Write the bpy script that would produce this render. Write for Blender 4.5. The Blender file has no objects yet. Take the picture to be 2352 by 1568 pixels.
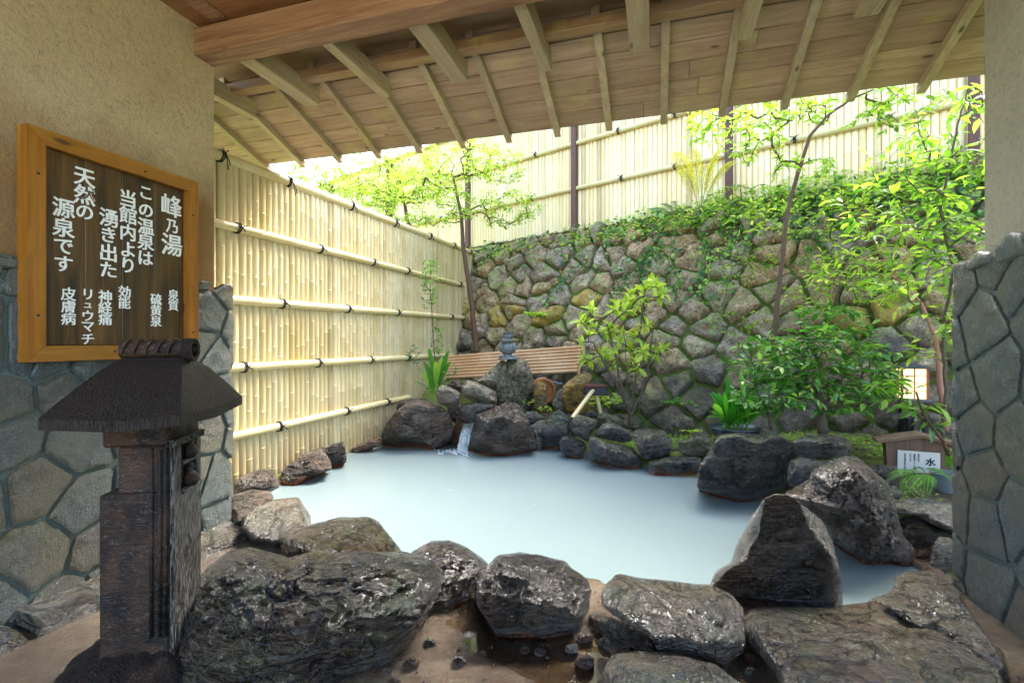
import bpy, math, random
import numpy as np
from mathutils import Vector, Matrix, noise as MN
R = math.radians
random.seed(7); rng = np.random.default_rng(7)
sc = bpy.context.scene
col = sc.collection

# ---------------------------------------------------------------- camera, world, sun, exposure
EYE = 1.25; FPX = 1124.0
YAW = R(16.5); SN, CS = math.sin(YAW), math.cos(YAW)
cam = bpy.data.cameras.new('camera'); cam_o = bpy.data.objects.new('camera', cam); col.objects.link(cam_o)
cam.lens = 36 * FPX / 2352; cam.sensor_width = 36; cam.clip_start = .05; cam.clip_end = 500
cam_o.location = (0, 0, EYE); cam_o.rotation_euler = (R(90), 0, YAW)
sc.camera = cam_o
SUN_EL, SUN_AZ = R(52), R(22)          # azimuth measured from +Y towards +X
w = bpy.data.worlds.new('World'); sc.world = w; w.use_nodes = True
wn = w.node_tree; bg = wn.nodes['Background']
sky = wn.nodes.new('ShaderNodeTexSky'); sky.sky_type = 'NISHITA'; sky.sun_disc = False
sky.sun_elevation = SUN_EL; sky.sun_rotation = SUN_AZ; sky.air_density = 1.0; sky.dust_density = 4.0; sky.ozone_density = 1.0
wn.links.new(sky.outputs[0], bg.inputs[0]); bg.inputs[1].default_value = .15
sl = bpy.data.lights.new('sun', 'SUN'); sl.energy = 1.3; sl.angle = R(28); sl.color = (1, .97, .92)
so = bpy.data.objects.new('sun', sl); col.objects.link(so); so.location = (3, 6, 9)
sd = Vector((math.sin(SUN_AZ) * math.cos(SUN_EL), math.cos(SUN_AZ) * math.cos(SUN_EL), math.sin(SUN_EL)))
so.rotation_euler = sd.to_track_quat('Z', 'Y').to_euler()
sc.view_settings.view_transform = 'Standard'; sc.view_settings.look = 'None'
sc.view_settings.exposure = 3.25; sc.view_settings.gamma = 1.0

# ---------------------------------------------------------------- measuring helpers (photo pixel -> point in the place)
def ray(U, V):
    u = (U - 1176) / FPX; v = (784 - V) / FPX
    return np.array([-SN + CS * u, CS + SN * u, v])
E0 = np.array([0, 0, EYE])
def at(U, V, d): return E0 + ray(U, V) * d
def on_z(U, V, z): r = ray(U, V); return E0 + r * ((z - EYE) / r[2])
def on_x(U, V, X): r = ray(U, V); return E0 + r * (X / r[0])
def on_y(U, V, Y): r = ray(U, V); return E0 + r * (Y / r[1])
CROPS = dict(F=(0, 0, .91875), c1=(0, 250, 2.2406), c2=(950, 800, 3.1357), c3=(1150, 500, 2.6129), c4=(2230, 900, 4.9),
             c5=(450, 1150, 2.767), c6=(1150, 1250, 3.136), c7=(1700, 1050, 2.386), c8=(1700, 500, 2.2395), c9=(500, 350, 1.743), r4=(1400, 0, 2.0276))
def cv(s, x, y):
    x0, y0, k = CROPS[s]
    return ((x0 + x / k) * .91875, (y0 + y / k) * .91875)

# ---------------------------------------------------------------- mesh helpers
class MB:
    def __init__(s): s.v = []; s.f = []; s.t = []; s.n = 0
    def add(s, verts, faces, tint=.5):
        verts = np.asarray(verts, float)
        b = s.n; s.v.append(verts); s.n += len(verts)
        s.f.extend([tuple(i + b for i in f) for f in faces])
        s.t.append(np.full(len(verts), tint) if np.isscalar(tint) else np.asarray(tint, float))
        return b
    def build(s, name, mat, parent=None, smooth=False, sharp=None):
        me = bpy.data.meshes.new(name)
        V = np.concatenate(s.v) if s.v else np.zeros((0, 3))
        off = np.zeros(3)
        if parent is not None: off = np.array(parent.location)
        me.from_pydata((V - off).tolist(), [], s.f)
        a = me.attributes.new('tint', 'FLOAT', 'POINT'); a.data.foreach_set('value', np.concatenate(s.t).astype(np.float32))
        if smooth: me.shade_smooth() if hasattr(me, 'shade_smooth') else me.polygons.foreach_set('use_smooth', [True] * len(me.polygons))
        if sharp and hasattr(me, 'set_sharp_from_angle'): me.set_sharp_from_angle(angle=R(sharp))
        me.materials.append(mat); me.update()
        o = bpy.data.objects.new(name, me); col.objects.link(o)
        if parent is not None: o.parent = parent
        return o
def tag(o, label=None, cat=None, group=None, kind=None):
    if label: o['label'] = label
    if cat: o['category'] = cat
    if group: o['group'] = group
    if kind: o['kind'] = kind
    return o
def thing(name, label, cat, loc=(0, 0, 0), group=None):
    o = bpy.data.objects.new(name, None); col.objects.link(o); o.location = [float(a) for a in loc]
    o.empty_display_size = .1
    return tag(o, label, cat, group)
def box(mb, lo, hi, tint=.5, M=None, bev=0.0):
    lo = np.array(lo, float); hi = np.array(hi, float)
    if bev > 0:
        b = min(bev, .45 * float(min(hi - lo)))
        vs = []; fs = []
        # chamfered box: 24 verts
        idx = {}
        for sx in (0, 1):
            for sy in (0, 1):
                for sz in (0, 1):
                    c = np.array([hi[0] if sx else lo[0], hi[1] if sy else lo[1], hi[2] if sz else lo[2]])
                    sg = np.array([-1 if sx else 1, -1 if sy else 1, -1 if sz else 1])
                    for ax in range(3):
                        p = c + sg * b; p[ax] = c[ax]
                        idx[(sx, sy, sz, ax)] = len(vs); vs.append(p)
        for ax in range(3):
            o1, o2 = [a for a in range(3) if a != ax]
            for s in (0, 1):
                q = []
                for (a, c) in ((0, 0), (1, 0), (1, 1), (0, 1)):
                    k = [0, 0, 0]; k[ax] = s; k[o1] = a; k[o2] = c; q.append(idx[(*k, ax)])
                fs.append(tuple(q))
        for ax in range(3):   # edge faces along axis ax
            o1, o2 = [a for a in range(3) if a != ax]
            for a in (0, 1):
                for c in (0, 1):
                    k0 = [0, 0, 0]; k0[o1] = a; k0[o2] = c; k1 = list(k0); k1[ax] = 1
                    fs.append((idx[(*k0, o1)], idx[(*k1, o1)], idx[(*k1, o2)], idx[(*k0, o2)]))
        for sx in (0, 1):
            for sy in (0, 1):
                for sz in (0, 1): fs.append(tuple(idx[(sx, sy, sz, a)] for a in range(3)))
        vs = np.array(vs)
        cen = (lo + hi) / 2
        fs2 = []
        for f in fs:
            p = vs[list(f)]; nn = np.cross(p[1] - p[0], p[2] - p[0])
            fs2.append(f if np.dot(nn, p.mean(0) - cen) > 0 else f[::-1])
        fs = fs2
    else:
        x0, y0, z0 = lo; x1, y1, z1 = hi
        vs = np.array([(x0, y0, z0), (x1, y0, z0), (x1, y1, z0), (x0, y1, z0), (x0, y0, z1), (x1, y0, z1), (x1, y1, z1), (x0, y1, z1)])
        fs = [(3, 2, 1, 0), (4, 5, 6, 7), (0, 1, 5, 4), (1, 2, 6, 5), (2, 3, 7, 6), (3, 0, 4, 7)]
    if M is not None: vs = xf(vs, M)
    mb.add(vs, fs, tint)
def xf(v, M):
    A = np.array(M); v = np.asarray(v, float)
    return v @ A[:3, :3].T + A[:3, 3]
def frame(origin, ex, ey, ez=(0, 0, 1)):
    M = np.eye(4)
    for i, e in enumerate((ex, ey, ez)):
        e = np.array(e, float); M[:3, i] = e / np.linalg.norm(e)
    M[:3, 3] = origin; return M
def prism(mb, poly, M, depth, tint=.5):
    """poly (x,z) in the frame M, extruded along y by depth"""
    n = len(poly)
    vs = [(x, 0, z) for x, z in poly] + [(x, depth, z) for x, z in poly]
    fs = [tuple(range(n)), tuple(range(2 * n - 1, n - 1, -1))] + [(i, i + n, (i + 1) % n + n, (i + 1) % n) for i in range(n)]
    mb.add(xf(vs, M), fs, tint)
def tube(mb, pts, rad, n=8, cap=True, tint=.5, flat=1.0):
    pts = np.asarray(pts, float); m = len(pts)
    rad = np.full(m, rad) if np.isscalar(rad) else np.asarray(rad, float)
    T = np.gradient(pts, axis=0); T /= np.linalg.norm(T, axis=1)[:, None] + 1e-12
    up = np.array([0, 0, 1.]) if abs(T[0][2]) < .9 else np.array([1., 0, 0])
    a = np.cross(up, T[0]); a /= np.linalg.norm(a)
    vs = []
    ang = np.arange(n) * 2 * math.pi / n
    for i in range(m):
        a = a - T[i] * np.dot(a, T[i]); a /= np.linalg.norm(a) + 1e-12
        b = np.cross(T[i], a)
        vs.append(pts[i] + rad[i] * (np.cos(ang)[:, None] * a + flat * np.sin(ang)[:, None] * b))
    vs = np.concatenate(vs); fs = []
    for i in range(m - 1):
        for j in range(n):
            k = (j + 1) % n
            fs.append((i * n + j, i * n + k, (i + 1) * n + k, (i + 1) * n + j))
    if cap: fs.append(tuple(range(n - 1, -1, -1))); fs.append(tuple((m - 1) * n + j for j in range(n)))
    mb.add(vs, fs, tint if np.isscalar(tint) else np.repeat(tint, n))
def lathe(mb, prof, M=np.eye(4), n=24, tint=.5, sx=1., sy=1.):
    vs = []; fs = []; m = len(prof)
    for r, z in prof:
        for j in range(n):
            a = 2 * math.pi * j / n; vs.append((r * math.cos(a) * sx, r * math.sin(a) * sy, z))
    for i in range(m - 1):
        for j in range(n):
            k = (j + 1) % n; fs.append((i * n + j, i * n + k, (i + 1) * n + k, (i + 1) * n + j))
    fs.append(tuple(range(n - 1, -1, -1))); fs.append(tuple((m - 1) * n + j for j in range(n)))
    mb.add(xf(vs, M), fs, tint)
def grid(mb, P, tint=.5, flip=False):
    """P: (m,n,3)"""
    m, n = P.shape[:2]; fs = []
    for i in range(m - 1):
        for j in range(n - 1):
            f = (i * n + j, (i + 1) * n + j, (i + 1) * n + j + 1, i * n + j + 1)
            fs.append(f[::-1] if flip else f)
    mb.add(P.reshape(-1, 3), fs, tint if np.isscalar(tint) else np.asarray(tint).reshape(-1))
def fbm(p, s=1., o=4, seed=0.):
    return MN.fractal(Vector((p[0] * s + seed, p[1] * s + seed * 1.7, p[2] * s - seed)), 1.0, 2.0, o)

# ---------------------------------------------------------------- material helpers
def S(r, g, b, k=1.0):
    f = lambda c: ((c / 255) / 12.92 if c / 255 <= .04045 else ((c / 255 + .055) / 1.055) ** 2.4) * k
    return (f(r), f(g), f(b), 1)
class NT:
    def __init__(s, name):
        s.m = bpy.data.materials.new(name); s.m.use_nodes = True; s.t = s.m.node_tree
        s.b = s.t.nodes['Principled BSDF']; s.out = s.t.nodes['Material Output']
    def n(s, typ, **kw):
        x = s.t.nodes.new(typ)
        for k, v in kw.items(): setattr(x, k, v)
        return x
    def l(s, a, b): s.t.links.new(a, b)
    def obj(s): return s.n('ShaderNodeTexCoord').outputs['Object']
    def geo(s): return s.n('ShaderNodeNewGeometry')
    def map(s, vec, scale=(1, 1, 1), rot=(0, 0, 0), loc=(0, 0, 0)):
        m = s.n('ShaderNodeMapping'); m.inputs['Scale'].default_value = scale; m.inputs['Rotation'].default_value = rot; m.inputs['Location'].default_value = loc
        s.l(vec, m.inputs['Vector']); return m.outputs[0]
    def noise(s, vec, scale, detail=4, rough=.55, dist=0):
        x = s.n('ShaderNodeTexNoise'); x.inputs['Scale'].default_value = scale; x.inputs['Detail'].default_value = detail
        x.inputs['Roughness'].default_value = rough; x.inputs['Distortion'].default_value = dist
        if vec is not None: s.l(vec, x.inputs['Vector'])
        return x.outputs['Fac']
    def vor(s, vec, scale, feat='F1'):
        x = s.n('ShaderNodeTexVoronoi', feature=feat); x.inputs['Scale'].default_value = scale
        s.l(vec, x.inputs['Vector']); return x.outputs['Distance']
    def ramp(s, fac, stops):
        x = s.n('ShaderNodeValToRGB'); e = x.color_ramp.elements
        while len(e) < len(stops): e.new(.5)
        for i, (p, c) in enumerate(stops):
            e[i].position = p; e[i].color = c if not np.isscalar(c) else (c, c, c, 1)
        s.l(fac, x.inputs[0]); return x.outputs[0]
    def mix(s, fac, a, b, mode='MIX'):
        x = s.n('ShaderNodeMix', data_type='RGBA', blend_type=mode)
        for v, i in ((fac, x.inputs[0]), (a, x.inputs[6]), (b, x.inputs[7])):
            if hasattr(v, 'is_output') or hasattr(v, 'links'): s.l(v, i)
            else: i.default_value = v
        return x.outputs[2]
    def math(s, op, a, b=0., clamp=False):
        x = s.n('ShaderNodeMath', operation=op, use_clamp=clamp)
        for v, i in ((a, x.inputs[0]), (b, x.inputs[1])):
            if hasattr(v, 'links'): s.l(v, i)
            else: i.default_value = v
        return x.outputs[0]
    def attr(s, name='tint'):
        x = s.n('ShaderNodeAttribute'); x.attribute_name = name; return x.outputs['Fac']
    def bump(s, h, strength=.5, dist=.01, prev=None):
        x = s.n('ShaderNodeBump'); x.inputs['Strength'].default_value = strength; x.inputs['Distance'].default_value = dist
        s.l(h, x.inputs['Height'])
        if prev is not None: s.l(prev, x.inputs['Normal'])
        return x.outputs[0]
    def set(s, color=None, rough=None, normal=None, **kw):
        for v, k in ((color, 'Base Color'), (rough, 'Roughness'), (normal, 'Normal')):
            if v is None: continue
            if hasattr(v, 'links'): s.l(v, s.b.inputs[k])
            else: s.b.inputs[k].default_value = v
        for k, v in kw.items():
            s.b.inputs[k.replace('_', ' ')].default_value = v
        return s.m

def mat_rock(name, ca, cb, cc, rlo=.12, rhi=.5, moss=0., rust=0., strat=(1, 1, 3), yellow=0., scale=1., bumpk=1.):
    t = NT(name); o = t.geo().outputs['Position']
    sv = t.map(o, strat, (.35, .25, .2))
    n1 = t.noise(o, 3.2 * scale, 6, .62, .3); n2 = t.noise(sv, 14 * scale, 8, .7); n3 = t.noise(o, 70 * scale, 4, .7)
    c = t.ramp(n1, [(.32, ca), (.52, cb), (.7, cc)])
    c = t.mix(t.ramp(n2, [(.35, 0.), (.65, 1.)]), t.mix(.45, c, ca), t.mix(.3, c, cc))
    c = t.mix(t.math('MULTIPLY', t.ramp(n3, [(.35, 1.), (.6, 0.)]), .55), c, t.mix(.6, c, (.008, .007, .006, 1)))
    wm = t.ramp(t.noise(o, 2.3 * scale, 5, .6, .6), [(.44, 0.), (.62, 1.)])
    c = t.mix(t.math('MULTIPLY', wm, .55), c, t.mix(.5, cb, S(112, 74, 42)))
    vn = t.ramp(t.noise(t.map(o, (1, 1, 2.2), (.9, .5, .3)), 7 * scale, 3, .5, 1.6), [(.485, 0.), (.5, 1.), (.515, 0.)])
    c = t.mix(t.math('MULTIPLY', vn, .35), c, t.mix(.5, cc, S(170, 164, 150)))
    g = t.geo(); sep = t.n('ShaderNodeSeparateXYZ'); t.l(g.outputs['Normal'], sep.inputs[0])
    ps = t.n('ShaderNodeSeparateXYZ'); t.l(o, ps.inputs[0])
    if yellow:
        ny = t.noise(o, 5, 5, .6)
        c = t.mix(t.math('MULTIPLY', t.ramp(ny, [(.45, 0.), (.6, 1.)]), yellow), c, S(205, 150, 40))
    if moss:
        nm = t.noise(o, 6, 6, .7)
        f = t.math('MULTIPLY', t.ramp(nm, [(.47, 0.), (.6, 1.)]), t.ramp(sep.outputs[2], [(.1, 0.), (.75, 1.)]))
        c = t.mix(t.math('MULTIPLY', f, moss), c, S(95, 120, 40))
    if rust:
        nr = t.noise(o, 9, 4)
        band = t.math('SUBTRACT', t.math('MULTIPLY', t.math('SUBTRACT', nr, .25), .16), ps.outputs[2])
        f = t.ramp(t.math('MULTIPLY', t.math('ADD', band, .02), 18, True), [(0., 0.), (1., 1.)])
        c = t.mix(t.math('MULTIPLY', f, rust), c, S(150, 78, 30))
    r = t.ramp(t.noise(o, 6, 5, .6), [(.35, rlo), (.65, rhi)])
    h = t.math('ADD', t.math('MULTIPLY', n2, .8), t.math('ADD', t.math('MULTIPLY', n3, .35), t.math('MULTIPLY', t.noise(o, 26 * scale, 6, .7), .8)))
    h = t.math('ADD', h, t.math('MULTIPLY', t.vor(o, 55 * scale), .15))
    st2 = tuple(a_ * b_ for a_, b_ in zip(strat, (.8, .8, 1.3)))
    cl = t.ramp(t.noise(t.map(o, st2, (.5, .15, .3)), 4.2 * scale, 5, .55, 1.1), [(.478, 0.), (.5, 1.), (.522, 0.)])
    cl2 = t.ramp(t.noise(t.map(o, st2, (-.4, .5, .9), (3, 1, 2)), 8 * scale, 4, .6, .8), [(.48, 0.), (.497, .7), (.515, 0.)])
    cl = t.math('MAXIMUM', cl, cl2); c = t.mix(t.math('MULTIPLY', cl, .75), c, (.006, .005, .004, 1))
    h = t.math('SUBTRACT', h, t.math('MULTIPLY', cl, .55))
    nb = t.bump(h, 1. * bumpk, .045)
    t.l(nb, t.b.inputs['Coat Normal'])
    return t.set(c, r, nb, Specular_IOR_Level=.6 if rlo < .2 else .4, Coat_Weight=.8 if rlo < .2 else .1, Coat_Roughness=.10, Coat_IOR=1.45)

def mat_bamboo(name, ca, cb, spec=.45):
    t = NT(name); o = t.geo().outputs['Position']; a = t.attr()
    c = t.ramp(a, [(0., t_mid(ca, S(120, 104, 74))), (.07, ca), (1., cb)])
    n = t.noise(t.map(o, (1, 1, .18)), 9, 5, .6); c = t.mix(t.math('MULTIPLY', t.ramp(n, [(.4, 0.), (.75, 1.)]), .35), c, t.mix(.5, c, S(150, 120, 70)))
    n2 = t.noise(o, 1.7, 3); c = t.mix(t.math('MULTIPLY', t.ramp(n2, [(.35, 0.), (.6, 1.)]), .25), c, S(236, 224, 188))
    pz = t.n('ShaderNodeSeparateXYZ'); t.l(o, pz.inputs[0])
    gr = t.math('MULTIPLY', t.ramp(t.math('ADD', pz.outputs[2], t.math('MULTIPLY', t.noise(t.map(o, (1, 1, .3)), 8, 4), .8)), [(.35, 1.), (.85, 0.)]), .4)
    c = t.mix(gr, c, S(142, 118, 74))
    return t.set(c, .38, t.bump(t.noise(t.map(o, (1, 1, .05)), 160, 3), .12, .003), Specular_IOR_Level=spec)

def mat_wood(name, ca, cb, ax=0, rough=.6, knots=True, green=0., sc_=1., k=1.0):
    t = NT(name); o = t.geo().outputs['Position']; a = t.attr()
    off = t.n('ShaderNodeVectorMath', operation='ADD'); cmb = t.n('ShaderNodeCombineXYZ')
    t.l(t.math('MULTIPLY', a, 37.), cmb.inputs[(ax + 1) % 3]); t.l(t.math('MULTIPLY', a, 61.), cmb.inputs[ax])
    t.l(o, off.inputs[0]); t.l(cmb.outputs[0], off.inputs[1]); p = off.outputs[0]
    s = [14, 14, 14]; s[ax] = 1.1
    g = t.noise(t.map(p, tuple(s)), 1.6 * sc_, 7, .65, 1.2)
    s2 = [60, 60, 60]; s2[ax] = 2
    g2 = t.noise(t.map(p, tuple(s2)), 1.8 * sc_, 4, .6)
    c = t.ramp(g, [(.3, ca), (.5, t_mid(ca, cb)), (.68, cb)])
    c = t.mix(t.math('MULTIPLY', g2, .5), c, t_dark(ca))
    c = t.mix(t.ramp(a, [(0., .5), (1., 0.)]), c, t_dark(ca, .6))
    h = t.math('ADD', g, t.math('MULTIPLY', g2, .5))
    if knots:
        s3 = [1.6, 1.6, 1.6]; s3[ax] = .55
        v = t.vor(t.map(p, tuple(s3)), 4.5)
        kn = t.ramp(v, [(.05, 1.), (.11, 0.)])
        c = t.mix(t.math('MULTIPLY', kn, .8), c, S(58, 36, 22))
    if green:
        ng = t.noise(t.map(p, (1, 1, 1)), 3.5, 5, .6)
        c = t.mix(t.math('MULTIPLY', t.ramp(ng, [(.54, 0.), (.68, 1.)]), green), c, S(186, 178, 88))
        nw = t.noise(t.map(p, tuple([6 if i != ax else 1.2 for i in range(3)])), 1.3, 5, .7)
        c = t.mix(t.math('MULTIPLY', t.ramp(nw, [(.58, 0.), (.72, 1.)]), green * .8), c, S(150, 152, 145))
    return t.set(c, rough, t.bump(h, .35, .004))
def t_mid(a, b): return tuple((x + y) / 2 for x, y in zip(a, b))
def t_dark(a, k=.45): return (a[0] * k, a[1] * k, a[2] * k, 1)

def mat_plaster(name, base, stain_glow):
    t = NT(name); o = t.geo().outputs['Position']
    n = t.noise(o, 75, 5, .8); nb = t.noise(o, 32, 5, .75); nl = t.noise(o, 2.2, 5, .6)
    c = t.mix(t.ramp(nl, [(.35, 0.), (.75, .5)]), base, t.mix(.5, base, stain_glow))
    # dirt round the sign board, its ochre also painting in warm lamp light
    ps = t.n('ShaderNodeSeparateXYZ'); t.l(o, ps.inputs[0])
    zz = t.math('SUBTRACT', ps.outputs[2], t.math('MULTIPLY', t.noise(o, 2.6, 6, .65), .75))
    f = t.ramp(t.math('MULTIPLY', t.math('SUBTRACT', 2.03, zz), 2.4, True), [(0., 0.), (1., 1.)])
    c = t.mix(t.math('MULTIPLY', f, stain_glow_k[0]), c, stain_glow)
    c = t.mix(t.math('MULTIPLY', t.ramp(t.noise(o, 11, 5, .7), [(.6, 0.), (.72, 1.)]), .35), c, t_dark(stain_glow, .5))
    c = t.mix(t.math('MULTIPLY', t.ramp(t.math('ADD', t.math('MULTIPLY', n, .5), t.math('MULTIPLY', nb, .5)), [(.38, 1.), (.52, 0.)]), .38), c, t_dark(base, .42))  # pits darkened in the colour, painting in the shade of the stucco relief
    h = t.math('ADD', n, t.math('MULTIPLY', nb, 1.3))
    return t.set(c, .9, t.bump(h, 1.0, .03))
stain_glow_k = [.8]

def mat_leaf(name, ca, cb, cc=None, rough=.35, trans=.45):
    t = NT(name); a = t.attr()
    stops = [(0., ca), (.55, cb)] + ([(1., cc)] if cc else [])
    c = t.ramp(a, stops)
    t.set(c, rough, None, Specular_IOR_Level=.5)
    tr = t.n('ShaderNodeBsdfTranslucent'); mx = t.n('ShaderNodeMixShader'); mx.inputs[0].default_value = trans
    cb2 = t.mix(.5, c, t.mix(1., c, (1.0, 1.0, .45, 1), 'MULTIPLY')); t.l(t.mix(1., cb2, (1.5, 1.5, 1.2, 1), 'MULTIPLY'), tr.inputs[0])
    t.l(t.b.outputs[0], mx.inputs[1]); t.l(tr.outputs[0], mx.inputs[2]); t.l(mx.outputs[0], t.out.inputs[0])
    return t.m
def mat_plain(name, c, rough=.5, bumps=0., scale=60, var=.3, **kw):
    t = NT(name); o = t.geo().outputs['Position']
    n = t.noise(o, scale * .2, 5, .6)
    cc = t.mix(t.math('MULTIPLY', n, var), c, t_dark(c, .4))
    nb = t.bump(t.noise(o, scale, 5, .65), bumps, .006) if bumps else None
    return t.set(cc, rough, nb, **kw)
# ---------------------------------------------------------------- materials
M = {}
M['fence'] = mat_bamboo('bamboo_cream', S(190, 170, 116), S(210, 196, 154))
M['fence2'] = mat_bamboo('bamboo_pale', S(234, 208, 150), S(248, 230, 186))
M['pole'] = mat_bamboo('bamboo_pole', S(194, 174, 112), S(214, 198, 146), .6)
M['oldbam'] = mat_bamboo('bamboo_aged', S(128, 80, 38), S(196, 146, 90))
M['cord'] = mat_plain('black_cord', S(26, 28, 36), .8, .5, 200)
M['post'] = mat_wood('fence_post_wood', S(92, 58, 46), S(122, 82, 66), 2, knots=False)
M['plank'] = mat_wood('roof_boards', S(160, 128, 94), S(210, 180, 144), 0, .65, green=.3)
M['raft'] = mat_wood('rafter_wood', S(170, 146, 108), S(212, 194, 154), 1, .65, green=.4)
M['beam'] = mat_wood('beam_wood', S(122, 78, 48), S(192, 150, 108), 0, .6)
M['purlin'] = mat_wood('purlin_wood', S(150, 112, 70), S(196, 160, 108), 0, .6, green=.6)
M['ceil'] = mat_wood('ceiling_boards', S(140, 92, 52), S(184, 134, 80), 0, .6)
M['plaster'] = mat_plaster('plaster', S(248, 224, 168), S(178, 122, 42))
stain_glow_k[0] = .15
M['plaster2'] = mat_plaster('plaster_pale', S(244, 234, 200), S(170, 150, 100))
M['mortar'] = mat_plain('mortar', S(92, 106, 98), .55, .8, 120)
def flag_mat(name, rlo=.25):
    t = NT(name); o = t.geo().outputs['Position']; a = t.attr()
    c = t.ramp(a, [(0., S(72, 92, 92)), (.35, S(100, 116, 110)), (.7, S(104, 110, 92)), (1., S(106, 96, 80))])
    n1 = t.noise(t.map(o, (1, 1, 1), (.6, .3, .8)), 30, 8, .75); n2 = t.noise(o, 150, 4, .7)
    n3 = t.noise(t.map(o, (1, 4, 1), (0.6, .9, .4)), 28, 6, .7)
    c = t.mix(t.math('MULTIPLY', t.ramp(n1, [(.4, 0.), (.65, 1.)]), .6), c, S(58, 58, 48))
    c = t.mix(t.math('MULTIPLY', t.ramp(n2, [(.38, 1.), (.5, 0.)]), .6), c, S(60, 66, 60)); c = t.mix(t.math('MULTIPLY', t.ramp(n2, [(.56, 0.), (.66, 1.)]), .35), c, S(190, 200, 196))
    c = t.mix(t.math('MULTIPLY', t.ramp(t.noise(o, 3, 4), [(.45, 0.), (.65, 1.)]), .5), c, S(120, 110, 62))
    h = t.math('ADD', t.math('MULTIPLY', n2, .5), t.math('ADD', n1, t.math('MULTIPLY', n3, .8)))
    return t.set(c, t.ramp(n3, [(.3, rlo), (.7, .55)]), t.bump(h, 1., .03), Specular_IOR_Level=.9, Coat_Weight=.5, Coat_Roughness=.2)
M['flag'] = flag_mat('flagstone_veneer')
def retain_mat():
    t = NT('retaining_stone'); o = t.geo().outputs['Position']; a = t.attr()
    n1 = t.noise(o, 7, 8, .72, .3); n2 = t.noise(o, 38, 6, .75); n3 = t.noise(o, 2.4, 5, .6)
    c = t.ramp(n1, [(.3, S(112, 98, 80)), (.5, S(190, 175, 150)), (.68, S(232, 220, 196))])
    hue = t.ramp(a, [(0., S(118, 120, 122)), (.2, S(146, 136, 122)), (.4, S(156, 138, 108)), (.6, S(130, 128, 126)), (.8, S(158, 154, 136))])
    c = t.mix(.75, c, t.mix(1., t.mix(1., c, hue, 'MULTIPLY'), (3.7, 3.6, 3.7, 1), 'MULTIPLY'))
    c = t.mix(t.math('MULTIPLY', t.ramp(n2, [(.36, 1.), (.54, 0.)]), .8), c, S(38, 32, 28))
    # ochre split faces
    yel = t.math('MULTIPLY', t.math('GREATER_THAN', a, .89), t.ramp(t.noise(o, 6, 4, .5), [(.36, 0.), (.46, 1.)]))
    c = t.mix(t.math('MULTIPLY', yel, .85), c, t.mix(n1, S(150, 138, 84), S(222, 176, 52)))
    g = t.geo(); sep = t.n('ShaderNodeSeparateXYZ'); t.l(g.outputs['Normal'], sep.inputs[0]); ps = t.n('ShaderNodeSeparateXYZ'); t.l(o, ps.inputs[0])
    mo = t.math('MULTIPLY', t.ramp(t.noise(o, 3.2, 7, .7), [(.49, 0.), (.56, 1.)]), t.ramp(sep.outputs[2], [(.2, .3), (.75, 1.)]))
    c = t.mix(t.math('MULTIPLY', mo, .75), c, t.mix(t.noise(o, 60, 3), S(96, 124, 48), S(164, 188, 84)))
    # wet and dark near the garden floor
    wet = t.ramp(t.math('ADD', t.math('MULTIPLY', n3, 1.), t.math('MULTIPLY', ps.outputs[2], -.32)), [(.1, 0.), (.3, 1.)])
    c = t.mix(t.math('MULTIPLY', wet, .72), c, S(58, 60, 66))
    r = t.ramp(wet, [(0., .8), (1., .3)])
    h = t.math('ADD', t.math('MULTIPLY', n2, .7), t.math('ADD', n1, t.math('MULTIPLY', t.noise(o, 120, 3), .3)))
    return t.set(c, r, t.bump(h, 1., .05))
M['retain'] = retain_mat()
M['moss'] = mat_plain('moss', S(104, 132, 44), .95, 1., 220, .75)
M['mossgap'] = mat_plain('mossy_soil', S(92, 116, 38), .95, 1., 160, .95)

# ---------------------------------------------------------------- polygons / voronoi stones
def clip(poly, nx, ny, c):
    out = []; n = len(poly)
    for i in range(n):
        p, q = poly[i], poly[(i + 1) % n]
        dp = p[0] * nx + p[1] * ny - c; dq = q[0] * nx + q[1] * ny - c
        if dp <= 0: out.append(p)
        if dp * dq < 0:
            k = dp / (dp - dq); out.append((p[0] + (q[0] - p[0]) * k, p[1] + (q[1] - p[1]) * k))
    return out
def cells(seeds, bounds, gap, maxd=3.):
    res = []
    for i, s in enumerate(seeds):
        poly = list(bounds)
        for j, q in enumerate(seeds):
            if i == j: continue
            dx, dy = q[0] - s[0], q[1] - s[1]; L = math.hypot(dx, dy)
            if L > maxd or L < 1e-6: continue
            nx, ny = dx / L, dy / L
            poly = clip(poly, nx, ny, nx * (s[0] + dx / 2) + ny * (s[1] + dy / 2) - gap / 2)
            if len(poly) < 3: break
        if len(poly) >= 3: res.append((s, poly))
    return res
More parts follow.
